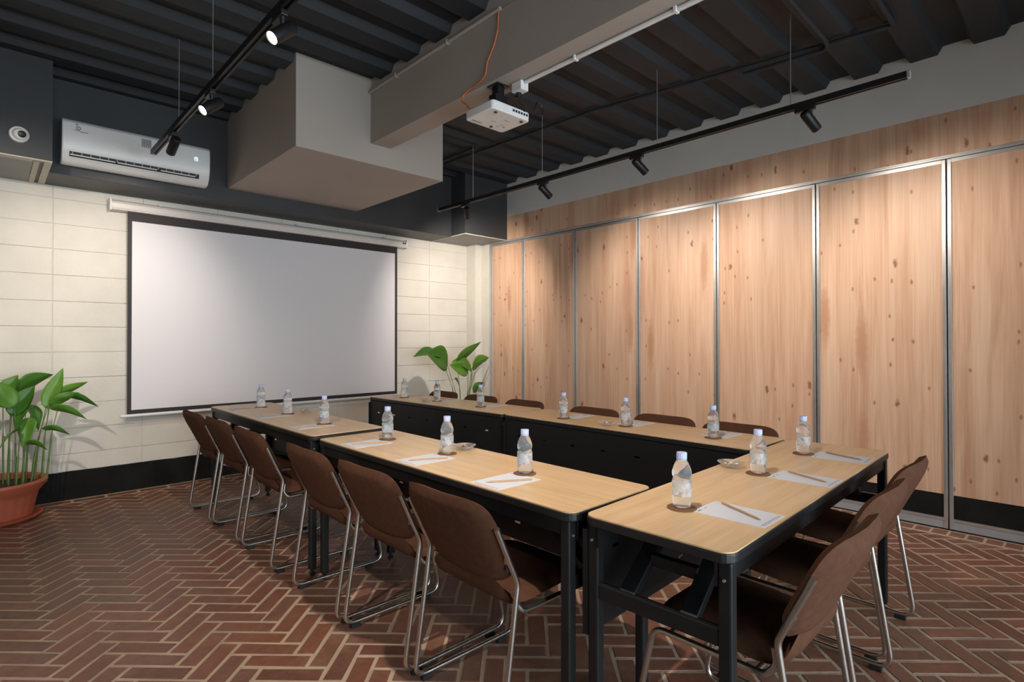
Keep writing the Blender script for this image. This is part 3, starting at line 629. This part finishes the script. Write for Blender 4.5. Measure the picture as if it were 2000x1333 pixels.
# ------------------------------------------------------------------ folding tables
def make_table(name, label, loc, rotz, Lx, Wy, H):
    t = thing(name, label, 'table', loc, rotz, 'folding training tables')
    hx, hy = Lx/2, Wy/2
    MB().prism(rrect(hx-0.003, hy-0.003, 0.035), H-0.004, H).obj('table_top', 'maple', t)
    MB().prism(rrect(hx, hy, 0.038), H-0.030, H-0.004).obj('edge_band', 'black_plastic', t, bevel=0.004)
    za = H-0.030
    for s in (-1, 1):
        MB().box(-hx+0.045, hx-0.045, s*(hy-0.028)-0.012, s*(hy-0.028)+0.012, za-0.050, za).obj('apron', 'black_metal', t, bevel=0.003)
    lx, ly = hx-0.035, hy-0.026
    for sx in (-1, 1):
        for sy in (-1, 1):
            lg = MB().cbox((sx*lx, sy*ly, (za+0.03)/2), (0.036, 0.036, za-0.03)).obj('leg', 'black_metal', t, bevel=0.006)
            MB().lathe([(0.015, 0.0), (0.016, 0.010), (0.007, 0.014), (0.007, 0.032)], 12, (sx*lx, sy*ly, 0)).obj('foot', 'rubber', lg)
            MB().cbox((sx*(lx-0.004), sy*(ly-0.022), za-0.035), (0.05, 0.006, 0.06)).obj('hinge_plate', 'black_metal', lg)
            MB().tube([(sx*(lx+0.018), sy*ly, za-0.045), (sx*(lx+0.023), sy*ly, za-0.045)], 0.004, 10).obj('bolt', 'alu', lg)
        MB().box(min(sx*(lx-0.013), sx*(lx+0.013)), max(sx*(lx-0.013), sx*(lx+0.013)), -ly+0.018, ly-0.018, H-0.250, H-0.205).obj('leg_crossbar', 'black_metal', t, bevel=0.003)
        for sy in (-1, 1):
            MB().bar((sx*(lx-0.005), sy*0.095, H-0.215), (sx*(lx-0.24), sy*0.095, za-0.012), 0.050, 0.026).obj('brace', 'black_metal', t, bevel=0.003)
        MB().box(sx*(lx-0.11)-0.014, sx*(lx-0.11)+0.014, -0.075, 0.075, H-0.150, H-0.115).obj('brace_tie', 'black_metal', t, bevel=0.003)
    # pressed steel modesty panel with punched slots, on the inner side
    xs = [-hx+0.02, hx-0.02]; slots = []
    for r_, zz in enumerate((H-0.135, H-0.290)):
        for k in range(7):
            cx = -0.72+k*0.24+(0.05 if r_ else 0)
            slots.append((cx-0.018, cx+0.018, zz-0.005, zz+0.005))
    for sl_ in slots: xs += [sl_[0], sl_[1]]
    xs = sorted(set(round(v, 4) for v in xs)); zs = sorted(set([H-0.365, za-0.004]+[round(s_[2], 4) for s_ in slots]+[round(s_[3], 4) for s_ in slots]))
    V = []; F = []; nx = len(xs)
    for z in zs:
        for x in xs: V.append((x, -hy+0.005, z))
    for a in range(len(zs)-1):
        for b in range(nx-1):
            cx, cz = (xs[b]+xs[b+1])/2, (zs[a]+zs[a+1])/2
            if any(s_[0] < cx < s_[1] and s_[2] < cz < s_[3] for s_ in slots): continue
            F.append((a*nx+b, a*nx+b+1, (a+1)*nx+b+1, (a+1)*nx+b))
    p = MB().add(V, F).obj('modesty_panel', 'black_metal', t); sd = p.modifiers.new('solid', 'SOLIDIFY'); sd.thickness = 0.0015
    MB().box(-hx+0.016, -hx+0.021, -hy-0.010, -hy+0.006, H-0.368, za-0.02).box(hx-0.021, hx-0.016, -hy-0.010, -hy+0.006, H-0.368, za-0.02).box(-hx+0.02, hx-0.02, -hy-0.008, -hy+0.006, H-0.370, H-0.362).obj('panel_flange', 'black_metal', t)
    return t
TZ = 0.741
make_table('folding_table', 'maple topped folding table in the left row, nearest the screen', (-3.163, -1.846, 0), PI/2, 1.835, 0.452, 0.756)
make_table('folding_table', 'maple topped folding table in the left row, nearer the viewer', (-3.135, -3.672, 0), PI/2, 1.775, 0.455, TZ)
make_table('folding_table', 'maple topped folding table in the right row, nearest the screen', (-1.785, -1.838, 0), -PI/2+math.radians(2.3), 1.775, 0.452, TZ)
make_table('folding_table', 'maple topped folding table in the right row, nearer the viewer', (-1.757, -3.628, 0), -PI/2-math.radians(0.4), 1.770, 0.448, TZ)
make_table('folding_table', 'maple topped folding table closing the near end between both rows', (-2.442, -4.782, 0), PI+math.radians(1.83), 1.780, 0.458, TZ)

# ------------------------------------------------------------------ chairs
def pad(n_exp, ha, hb, prof, thick, taper, rings=7, seg=40, curve=0.0):
    """pillow on a curved strip: prof(s), s in -1..1 -> (x, z); width along y"""
    def P(s):
        x, z = prof(s); x2, z2 = prof(s+0.01); x1, z1 = prof(s-0.01)
        tx, tz = x2-x1, z2-z1; l = math.hypot(tx, tz); return Vector((x, 0, z)), Vector((-tz/l, 0, tx/l))
    V = []; F = []
    def pt(rho, a, side):
        c, s = math.cos(a), math.sin(a)
        e = 2.0/n_exp
        w_ = rho*math.copysign(abs(c)**e, c); h_ = rho*math.copysign(abs(s)**e, s)
        p, nrm = P(h_); th = thick*0.5*math.sqrt(max(0.0, 1-rho**5))
        y = w_*ha*taper(h_)
        return p+Vector((0, y, 0))+nrm*(side*th + curve*(w_*w_))
    for side in (1, -1):
        base = len(V); V.append(pt(0, 0, side))
        for i in range(1, rings+1):
            rho = (i/rings)**0.75
            if side == -1 and i == rings: break
            for k in range(seg): V.append(pt(rho, 2*PI*k/seg, side))
        if side == 1: b1 = base
        else: b2 = base
    def idx(side, i, k):
        k %= seg
        if i == 0: return b1 if side == 1 else b2
        if side == 1 or i == rings: return b1+1+(i-1)*seg+k
        return b2+1+(i-1)*seg+k
    for side in (1, -1):
        for k in range(seg):
            f = (idx(side, 0, 0), idx(side, 1, k), idx(side, 1, k+1)); F.append(f if side == 1 else f[::-1])
            for i in range(1, rings):
                f = (idx(side, i, k), idx(side, i+1, k), idx(side, i+1, k+1), idx(side, i, k+1)); F.append(f if side == 1 else f[::-1])
    return MB().add(V, F)
def poly_at(pts):
    d = [0]
    for i in range(1, len(pts)): d.append(d[-1]+math.dist(pts[i], pts[i-1]))
    tot = d[-1]
    def f(s):
        u = (s+1)/2*tot
        for i in range(1, len(pts)):
            if u <= d[i] or i == len(pts)-1:
                k = (u-d[i-1])/(d[i]-d[i-1]); return pts[i-1][0]+(pts[i][0]-pts[i-1][0])*k, pts[i-1][1]+(pts[i][1]-pts[i-1][1])*k
    return f
def smooth_poly(pts, n=8):
    out = []
    P = [pts[0]]+list(pts)+[pts[-1]]
    for i in range(1, len(P)-2):
        for k in range(n):
            t = k/n; a, b, c, d = P[i-1], P[i], P[i+1], P[i+2]
            out.append(tuple(0.5*((2*b[j])+(-a[j]+c[j])*t+(2*a[j]-5*b[j]+4*c[j]-d[j])*t*t+(-a[j]+3*b[j]-3*c[j]+d[j])*t**3) for j in range(2)))
    out.append(pts[-1]); return out
CW = 0.2375
def make_chair(label, loc, rotz, group):
    t = thing('stacking_chair', label, 'chair', loc, rotz, group)
    back = smooth_poly([(0.060, 0.472), (0.048, 0.52), (0.015, 0.595), (-0.023, 0.67), (-0.050, 0.728), (-0.071, 0.771)])
    pad(4.6, 0.237, 0.16, poly_at(back), 0.056, lambda h: 1.0-0.015*h*h-(0.30*(-h-0.35)**2 if h < -0.35 else 0.0), curve=-0.022).obj('backrest', 'fabric', t, smooth=True)
    seat = smooth_poly([(0.475, 0.405), (0.44, 0.428), (0.34, 0.437), (0.20, 0.428), (0.115, 0.424), (0.075, 0.440), (0.058, 0.475), (0.054, 0.500)])
    pad(5.0, 0.222, 0.22, poly_at(seat), 0.042, lambda h: 1.0 if h < 0.3 else 1.0-0.06*(h-0.3), curve=0.004).obj('seat', 'fabric', t, smooth=True)
    R = 0.0095
    for s in (-1, 1):
        y = s*CW
        pts = [(-0.017, y, 0.690), (0.034, y, 0.580), (0.072, y, 0.500), (0.0, y, 0.0235), (0.515, y, 0.0235), (0.430, y, 0.404), (0.105, y-s*0.010, 0.398), (0.080, y-s*0.018, 0.430), (0.086, y-s*0.018, 0.475)]
        sf = MB().tube(fillet(pts, [0.03, 0.06, 0.05, 0.05, 0.045, 0.03, 0.03]), R, 10).obj('side_frame', 'chrome', t, smooth=True)
        for xx in (0.055, 0.430): MB().box(xx-0.022, xx+0.022, y-0.011, y+0.011, 0.0, 0.017).obj('foot', 'rubber', sf, bevel=0.003)
        MB().cbox((0.036, y-s*0.008, 0.577), (0.016, 0.020, 0.020)).obj('back_clip', 'chrome', t, bevel=0.003)
        if s < 0: MB().cbox((0.040, y+0.014, 0.555), (0.010, 0.006, 0.030)).obj('size_tag', 'blue_tag', t)
    MB().tube([(0.385, -CW+0.005, 0.398), (0.385, CW-0.005, 0.398)], 0.008, 10).obj('seat_crossbar', 'chrome', t, smooth=True)
    MB().tube([(0.13, -CW+0.012, 0.398), (0.13, CW-0.012, 0.398)], 0.008, 10).obj('seat_crossbar', 'chrome', t, smooth=True)
    return t
GL, GN, GR = 'brown chairs along the left table row', 'brown chairs at the near end table', 'brown chairs along the partition side'
first = None
left = [(-3.545, -1.238), (-3.530, -1.757), (-3.530, -2.339), (-3.520, -3.090), (-3.510, -3.628), (-3.500, -4.157)]
lname = ['brown stacking chair in the left row, closest to the screen', 'brown stacking chair in the left row, second from the screen', 'brown stacking chair in the left row, third from the screen',
         'brown stacking chair in the left row, fourth from the screen', 'brown stacking chair in the left row, second from the viewer', 'brown stacking chair in the left row, closest to the viewer, plastic wrap on its runner']
for k, (x, y) in enumerate(left):
    if first is None: first = make_chair(lname[k], (x, y, 0), 0, GL); last = first
    else: last = dup(first, (x, y, 0), math.radians(random.uniform(-.6, .6)), lname[k], GL)
for (a, b) in ((0.30, 0.43), (0.13, 0.25)):   # torn clear wrap left on one runner of the last chair
    pts = [(a+(b-a)*i/7, -CW+random.uniform(-.002, .002), 0.0235) for i in range(8)]
    MB().tube(pts, [0.011]+[random.uniform(.013, .018) for _ in range(6)]+[0.011], 9).obj('plastic_wrap', 'wrap', last, smooth=True)
near = [(-2.950, -5.165, 'brown stacking chair at the near end table, nearest the viewer'), (-2.402, -5.120, 'brown stacking chair at the near end table, middle of three'), (-1.864, -5.090, 'brown stacking chair at the near end table, nearest the partition')]
for (x, y, lab) in near: dup(first, (x, y, 0), PI/2, lab, GN)
right = [-1.300, -1.855, -2.410, -3.130, -3.705, -4.205]
rname = ['brown chair back behind the right table row, closest to the screen', 'brown chair back behind the right table row, second from the screen', 'brown chair back behind the right table row, third from the screen',
         'brown chair back behind the right table row, fourth from the screen', 'brown chair back behind the right table row, fifth from the screen', 'brown chair back behind the right table row, farthest from the screen']
for k, y in enumerate(right): dup(first, (-1.462, y, 0), PI, rname[k], GR)

# ------------------------------------------------------------------ place settings
def make_bottle(label, loc, rotz, group):
    t = thing('water_bottle', label, 'bottle', loc, rotz, group); t.scale = (1.05, 1.05, 1.05)
    bp = [(0.0, 0.004), (0.018, 0.001), (0.0245, 0.004), (0.0272, 0.012), (0.0275, 0.030), (0.0285, 0.034), (0.0285, 0.078), (0.0275, 0.081), (0.0258, 0.087), (0.0262, 0.092), (0.0287, 0.099), (0.0280, 0.108), (0.0245, 0.121), (0.0190, 0.133), (0.0140, 0.141), (0.0125, 0.146), (0.0125, 0.150), (0.0, 0.150)]
    MB().lathe(bp, 24).obj('body', 'water', t, smooth=True)
    MB().lathe([(0.0290, 0.036), (0.0290, 0.076)], 24).obj('label_band', 'label', t, smooth=True)
    mb = MB()
    P = []
    for k in range(36):
        a = 2*PI*k/36; r_ = 0.0152 if k % 2 else 0.0144; P.append((r_*math.cos(a), r_*math.sin(a)))
    mb.prism(P, 0.1455, 0.1630); mb.obj('cap', 'cap', t)
    MB().lathe([(0.0150, 0.1415), (0.0150, 0.1445), (0.0, 0.1445)], 20).obj('cap_ring', 'cap', t)
    return t
def make_paper(label, loc, rotz, group):
    t = thing('note_sheet', label, 'paper', loc, rotz, group)
    MB().box(-0.078, 0.078, -0.109, 0.109, 0.0, 0.0012).obj('sheet', 'paper', t)
    MB().cbox((-0.055, 0.094, 0.0013), (0.022, 0.005, 0.0004)).cbox((-0.018, 0.0945, 0.0013), (0.014, 0.0025, 0.0004)).obj('letterhead', 'ink', t)
    ft = MB()
    for k in range(9): ft.cbox((-0.058+k*0.0145, -0.096, 0.0013), (0.010, 0.0022, 0.0004)); ft.cbox((-0.055+k*0.0140, -0.101, 0.0013), (0.009, 0.0018, 0.0004))
    ft.obj('footer_print', 'ink', t)
    return t
def make_pencil(label, loc, rotz, group):
    t = thing('pencil', label, 'pencil', loc, rotz, group)
    hexa = [(0.0038*math.cos(PI/6+k*PI/3), 0.0038*math.sin(PI/6+k*PI/3)) for k in range(6)]
    V = [(-0.0875, p[0], p[1]+0.0034) for p in hexa]+[(0.072, p[0], p[1]+0.0034) for p in hexa]
    MB().add(V, [tuple(range(5, -1, -1)), tuple(range(6, 12))]+[(i, (i+1) % 6, 6+(i+1) % 6, 6+i) for i in range(6)]).obj('shaft', 'pencil', t)
    MB().tube([(0.072, 0, 0.0034), (0.084, 0, 0.0034)], [0.0036, 0.0012], 8).obj('sharpened_end', 'pencil', t)
    MB().tube([(0.0838, 0, 0.0034), (0.0888, 0, 0.0034)], [0.0012, 0.0003], 8).obj('lead', 'graphite', t)
    return t
def make_coaster(label, loc, rotz, group):
    o = MB().lathe([(0.044, 0.0), (0.0455, 0.001), (0.0455, 0.0025), (0.044, 0.0035), (0.0, 0.0035)], 28).obj('coaster', 'coaster', None, smooth=True, loc=loc); return tag(o, label, 'coaster', group)
protos = {}
def place(kind, fn, label, loc, rotz, group):
    if kind not in protos: protos[kind] = fn(label, loc, rotz, group); return protos[kind]
    return dup(protos[kind], loc, rotz, label, group)
settings = []
LB = [(-3.121, -1.255, .756), (-3.126, -1.785, .756), (-3.150, -2.412, .756), (-3.100, -3.063, TZ), (-3.096, -3.581, TZ), (-3.106, -4.102, TZ)]
lo_ = ['first place from the screen on the left row', 'second place from the screen on the left row', 'third place from the screen on the left row', 'fourth place from the screen on the left row', 'fifth place from the screen on the left row', 'place nearest the viewer on the left row']
for k, (x, y, z) in enumerate(LB):
    settings.append(((x, y, z), (-3.237, y-0.030 if k > 2 else y-0.02, z), -PI/2, lo_[k], 'left row'))
NB = [((-3.065, -4.759), (-2.995, -4.905)), ((-2.442, -4.737), (-2.392, -4.892)), ((-1.905, -4.721), (-1.866, -4.870))]
no_ = ['left place on the near end table', 'middle place on the near end table', 'right place on the near end table beside the partition']
for k, (b, p) in enumerate(NB): settings.append(((b[0], b[1], TZ), (p[0], p[1], TZ), math.radians(1.2), no_[k], 'near end table'))
RB = [(-1.852, -1.269), (-1.815, -1.728), (-1.808, -2.300), (-1.829, -3.188), (-1.807, -3.671), (-1.809, -4.235)]
ro_ = [s.replace('left row', 'right row') for s in lo_[:5]]+['place nearest the viewer on the right row']
for k, (x, y) in enumerate(RB): settings.append(((x, y, TZ), (-1.668+(0.0 if k > 2 else -0.035+0.012*k), y+0.025, TZ), PI/2, ro_[k], 'right row'))
for i, (b, p, rz, lab, row) in enumerate(settings):
    place('coaster', make_coaster, 'round brown coaster at the '+lab, b, 0, 'coasters on the '+row)
    place('bottle', make_bottle, 'capped water bottle at the '+lab, (b[0], b[1], b[2]+0.0036), random.uniform(0, 6.28), 'water bottles on the '+row)
    place('paper', make_paper, 'white printed note sheet at the '+lab, p, rz+math.radians(random.uniform(-2, 2)), 'note sheets on the '+row)
    ca, sa = math.cos(rz), math.sin(rz); lx, ly = (0.020, 0.0)
    place('pencil', make_pencil, 'pencil on the sheet at the '+lab, (p[0]+ca*lx-sa*ly, p[1]+sa*lx+ca*ly, p[2]+0.0012), rz+math.radians(-117+random.uniform(-4, 4)), 'pencils on the '+row)

def make_dish(label, loc, rotz, group):
    t = thing('glass_dish', label, 'dish', loc, rotz, group)
    MB().lathe([(0.0, 0.002), (0.022, 0.0), (0.026, 0.003), (0.040, 0.012), (0.053, 0.021), (0.054, 0.0225), (0.052, 0.0225), (0.039, 0.0145), (0.024, 0.0065), (0.0, 0.0055)], 28).obj('bowl', 'dish_glass', t, smooth=True)
    return t
cmesh = []
for m_ in ('candy1', 'candy2', 'candy3'):
    mb = MB().lathe([(0.0, -0.0045), (0.006, -0.003), (0.0075, 0.0), (0.006, 0.003), (0.0, 0.0045)], 8).add([(-0.007, 0, 0), (-0.013, 0.005, 0.001), (-0.013, -0.005, -0.001), (0.007, 0, 0), (0.013, 0.005, -0.001), (0.013, -0.005, 0.001)], [(0, 1, 2), (3, 5, 4)])
    cmesh.append(mb.mesh('candy', m_))
dishes = [(-2.405, -4.610, TZ, 'near end table'), (-2.970, -3.555, TZ, 'left row table nearer the viewer'), (-3.000, -1.785, .756, 'left row table nearest the screen'), (-1.862, -3.570, TZ, 'right row table nearer the viewer'), (-1.885, -1.640, TZ, 'right row table nearest the screen')]
for (x, y, z, lab) in dishes:
    place('dish', make_dish, 'shallow glass sweet dish on the '+lab, (x, y, z), random.random(), 'glass sweet dishes')
    for k in range(7):
        a = k*2*PI/6+random.random()*0.5; r_ = 0.0 if k == 6 else 0.022
        o = bpy.data.objects.new('wrapped_candy', random.choice(cmesh)); COL.objects.link(o)
        o.location = (x+r_*math.cos(a), y+r_*math.sin(a), z+0.0135+(0.004 if k == 6 else 0.0)); o.rotation_euler = (random.uniform(-.3, .3), random.uniform(-.3, .3), random.random()*6)
        tag(o, 'small wrapped sweet in the glass dish on the '+lab, 'candy', 'sweets in the dish on the '+lab)

# ------------------------------------------------------------------ plants
def leaf_mesh(base, tip, width, droop, roll, fold=0.25):
    base, tip = Vector(base), Vector(tip); ax = tip-base; L_ = ax.length; ax.normalize()
    sd = ax.cross(Vector((0, 0, 1)))
    if sd.length < 0.05: sd = Vector((1, 0, 0))
    sd.normalize(); nr = sd.cross(ax).normalized()
    sd, nr = sd*math.cos(roll)+nr*math.sin(roll), nr*math.cos(roll)-sd*math.sin(roll)
    V = []; F = []; NU = 12; NV = 4
    for i in range(NU+1):
        u = i/NU
        w_ = width*0.5*(math.sin(PI*min(1, u**0.72))**0.85)*(1-0.25*u) if 0 < u < 1 else 0.0008
        c = base+ax*L_*u + Vector((0, 0, 1))*droop*L_*math.sin(PI*u)
        for j in range(-NV, NV+1):
            v = j/NV; V.append(c+sd*w_*v+nr*(abs(v)*w_*fold + 0.006*math.sin(9*u+3*v)*w_/max(width, .01)))
    n = 2*NV+1
    for i in range(NU):
        for j in range(n-1): F.append((i*n+j, i*n+j+1, (i+1)*n+j+1, (i+1)*n+j))
    return MB().add(V, F)
def make_plant(t, loc, leaves, root, zsoil, spread):
    for (b, tp, w_, droop, roll, st) in leaves:
        b2, t2 = Vector(b)-Vector(loc), Vector(tp)-Vector(loc)
        lf = leaf_mesh(b2, t2, w_, droop, roll).obj('leaf', 'leaf', t, smooth=True); sd = lf.modifiers.new('solid', 'SOLIDIFY'); sd.thickness = 0.0012
        r0 = Vector((root[0]+(b2.x-root[0])*spread+st[0], root[1]+(b2.y-root[1])*spread+st[1], zsoil))
        mid = r0.lerp(b2, 0.55); mid.x = r0.x+(b2.x-r0.x)*0.35; mid.y = r0.y+(b2.y-r0.y)*0.35
        MB().tube(fillet([r0, mid, b2], 0.3, 8), [0.0062-0.0035*i/10 for i in range(11)], 7).obj('stem', 'stem', t, smooth=True)
PL = (-4.605, -0.315, 0.0)
t = thing('potted_plant', 'leafy green plant in a ribbed terracotta pot against the cream wall', 'potted plant', PL)
MB().lathe([(0.0, 0.0), (0.235, 0.0), (0.262, 0.022), (0.266, 0.030), (0.255, 0.032), (0.225, 0.012), (0.0, 0.010)], 40).obj('saucer', 'terracotta', t, smooth=True)
mb = MB(); V = []; F = []; n = 96
rings = [(0.205, 0.014, 0), (0.214, 0.04, 1), (0.238, 0.16, 1), (0.246, 0.185, 0), (0.262, 0.205, 0), (0.285, 0.238, 0), (0.296, 0.262, 0), (0.292, 0.276, 0), (0.275, 0.278, 0), (0.262, 0.268, 0), (0.255, 0.235, 0)]
for (r_, z, rib) in rings:
    for k in range(n):
        a = 2*PI*k/n; rr = r_-(0.004 if rib and k % 4 < 2 else 0); V.append((rr*math.cos(a), rr*math.sin(a), z))
for i in range(len(rings)-1):
    for k in range(n): F.append((i*n+k, i*n+(k+1) % n, (i+1)*n+(k+1) % n, (i+1)*n+k))
F.append(tuple(range(n-1, -1, -1)))
mb.add(V, F).obj('pot', 'terracotta', t, smooth=True)
MB().lathe([(0.256, 0.232), (0.12, 0.238), (0.0, 0.240)], 40).obj('soil', 'soil', t, smooth=True)
LV = [((-4.33, -0.36, 0.77), (-4.232, -0.36, 1.065), 0.15, 0.01, 1.45, (0, 0)),
      ((-4.300, -0.33, 0.830), (-4.076, -0.30, 0.950), 0.12, 0.04, 1.1, (0.02, 0.02)),
      ((-4.314, -0.38, 0.800), (-4.140, -0.42, 0.880), 0.11, 0.04, 1.2, (-0.03, -0.02)),
      ((-4.239, -0.34, 0.870), (-4.016, -0.36, 0.757), 0.085, 0.08, 1.0, (0.0, -0.03)),
      ((-4.314, -0.38, 0.78), (-4.095, -0.40, 0.675), 0.10, 0.10, 1.0, (0.03, -0.01)),
      ((-4.355, -0.40, 0.634), (-4.193, -0.42, 0.569), 0.075, 0.12, 1.0, (0.0, 0.02)),
      ((-4.446, -0.46, 0.546), (-4.326, -0.50, 0.485), 0.08, 0.16, 0.9, (0.02, -0.02)),
      ((-4.501, -0.25, 0.880), (-4.277, -0.20, 1.010), 0.17, 0.12, 1.2, (-0.02, 0.03)),
      ((-4.523, -0.42, 0.740), (-4.394, -0.42, 0.945), 0.18, 0.04, 1.4, (0.0, 0.0)),
      ((-4.500, -0.44, 0.800), (-4.640, -0.47, 1.000), 0.19, 0.04, -1.4, (0.02, 0.0)),
      ((-4.404, -0.30, 0.800), (-4.372, -0.40, 0.620), 0.13, 0.08, 0.3, (0.01, 0.02)),
      ((-4.414, -0.40, 0.720), (-4.454, -0.45, 0.500), 0.15, 0.08, 0.2, (-0.01, 0.0)),
      ((-4.440, -0.36, 0.760), (-4.500, -0.50, 0.640), 0.12, 0.15, -0.3, (0.02, 0.03)),
      ((-4.560, -0.30, 0.880), (-4.480, -0.30, 1.020), 0.14, 0.05, 1.3, (0.0, 0.04)),
      ((-4.620, -0.30, 0.820), (-4.780, -0.36, 0.900), 0.16, 0.10, -1.1, (0.0, 0.03)),
      ((-4.640, -0.38, 0.700), (-4.800, -0.50, 0.640), 0.13, 0.14, -0.9, (-0.02, 0.0)),
      ((-4.470, -0.46, 0.640), (-4.580, -0.60, 0.540), 0.12, 0.16, -0.6, (0.0, -0.03))]
make_plant(t, PL, [(a, b, c*0.80, d, e, f) for (a, b, c, d, e, f) in LV], (0.06, 0.0), 0.236, 0.72)
PR = (-0.46, -0.42, 0.0)
t = thing('potted_plant', 'broad-leaved green plant standing in the corner behind the right table row', 'potted plant', PR)
MB().lathe([(0.0, 0.0), (0.13, 0.0), (0.14, 0.02), (0.165, 0.24), (0.178, 0.245), (0.178, 0.275), (0.162, 0.275), (0.155, 0.245), (0.15, 0.235)], 36).obj('pot', 'terracotta', t, smooth=True)
MB().lathe([(0.153, 0.238), (0.0, 0.245)], 36).obj('soil', 'soil', t, smooth=True)
RV = [((-0.745, -0.45, 0.985), (-1.060, -0.48, 1.120), 0.34, 0.07, 1.25, (0, 0)),
      ((-0.800, -0.40, 1.080), (-1.135, -0.33, 1.080), 0.24, 0.12, 0.5, (0.02, 0.02)),
      ((-0.61, -0.45, 1.030), (-0.191, -0.40, 1.250), 0.17, -0.03, 1.2, (0, 0.02)),
      ((-0.435, -0.45, 0.890), (-0.770, -0.52, 0.985), 0.19, 0.0, 1.45, (0.01, 0)),
      ((-0.355, -0.42, 0.905), (-0.690, -0.45, 1.010), 0.18, 0.14, 1.1, (0, 0.03)),
      ((-0.351, -0.42, 0.925), (-0.060, -0.40, 1.050), 0.20, 0.08, 1.2, (0.02, 0)),
      ((-0.319, -0.40, 0.900), (-0.130, -0.44, 1.020), 0.15, 0.10, 0.8, (-0.02, 0)),
      ((-0.50, -0.36, 0.70), (-0.62, -0.42, 0.82), 0.11, 0.10, 1.1, (0.0, 0.04)),
      ((-0.40, -0.50, 0.64), (-0.28, -0.55, 0.76), 0.13, 0.10, 1.1, (0.0, -0.02))]
make_plant(t, PR, RV, (0.0, 0.0), 0.24, 0.30)
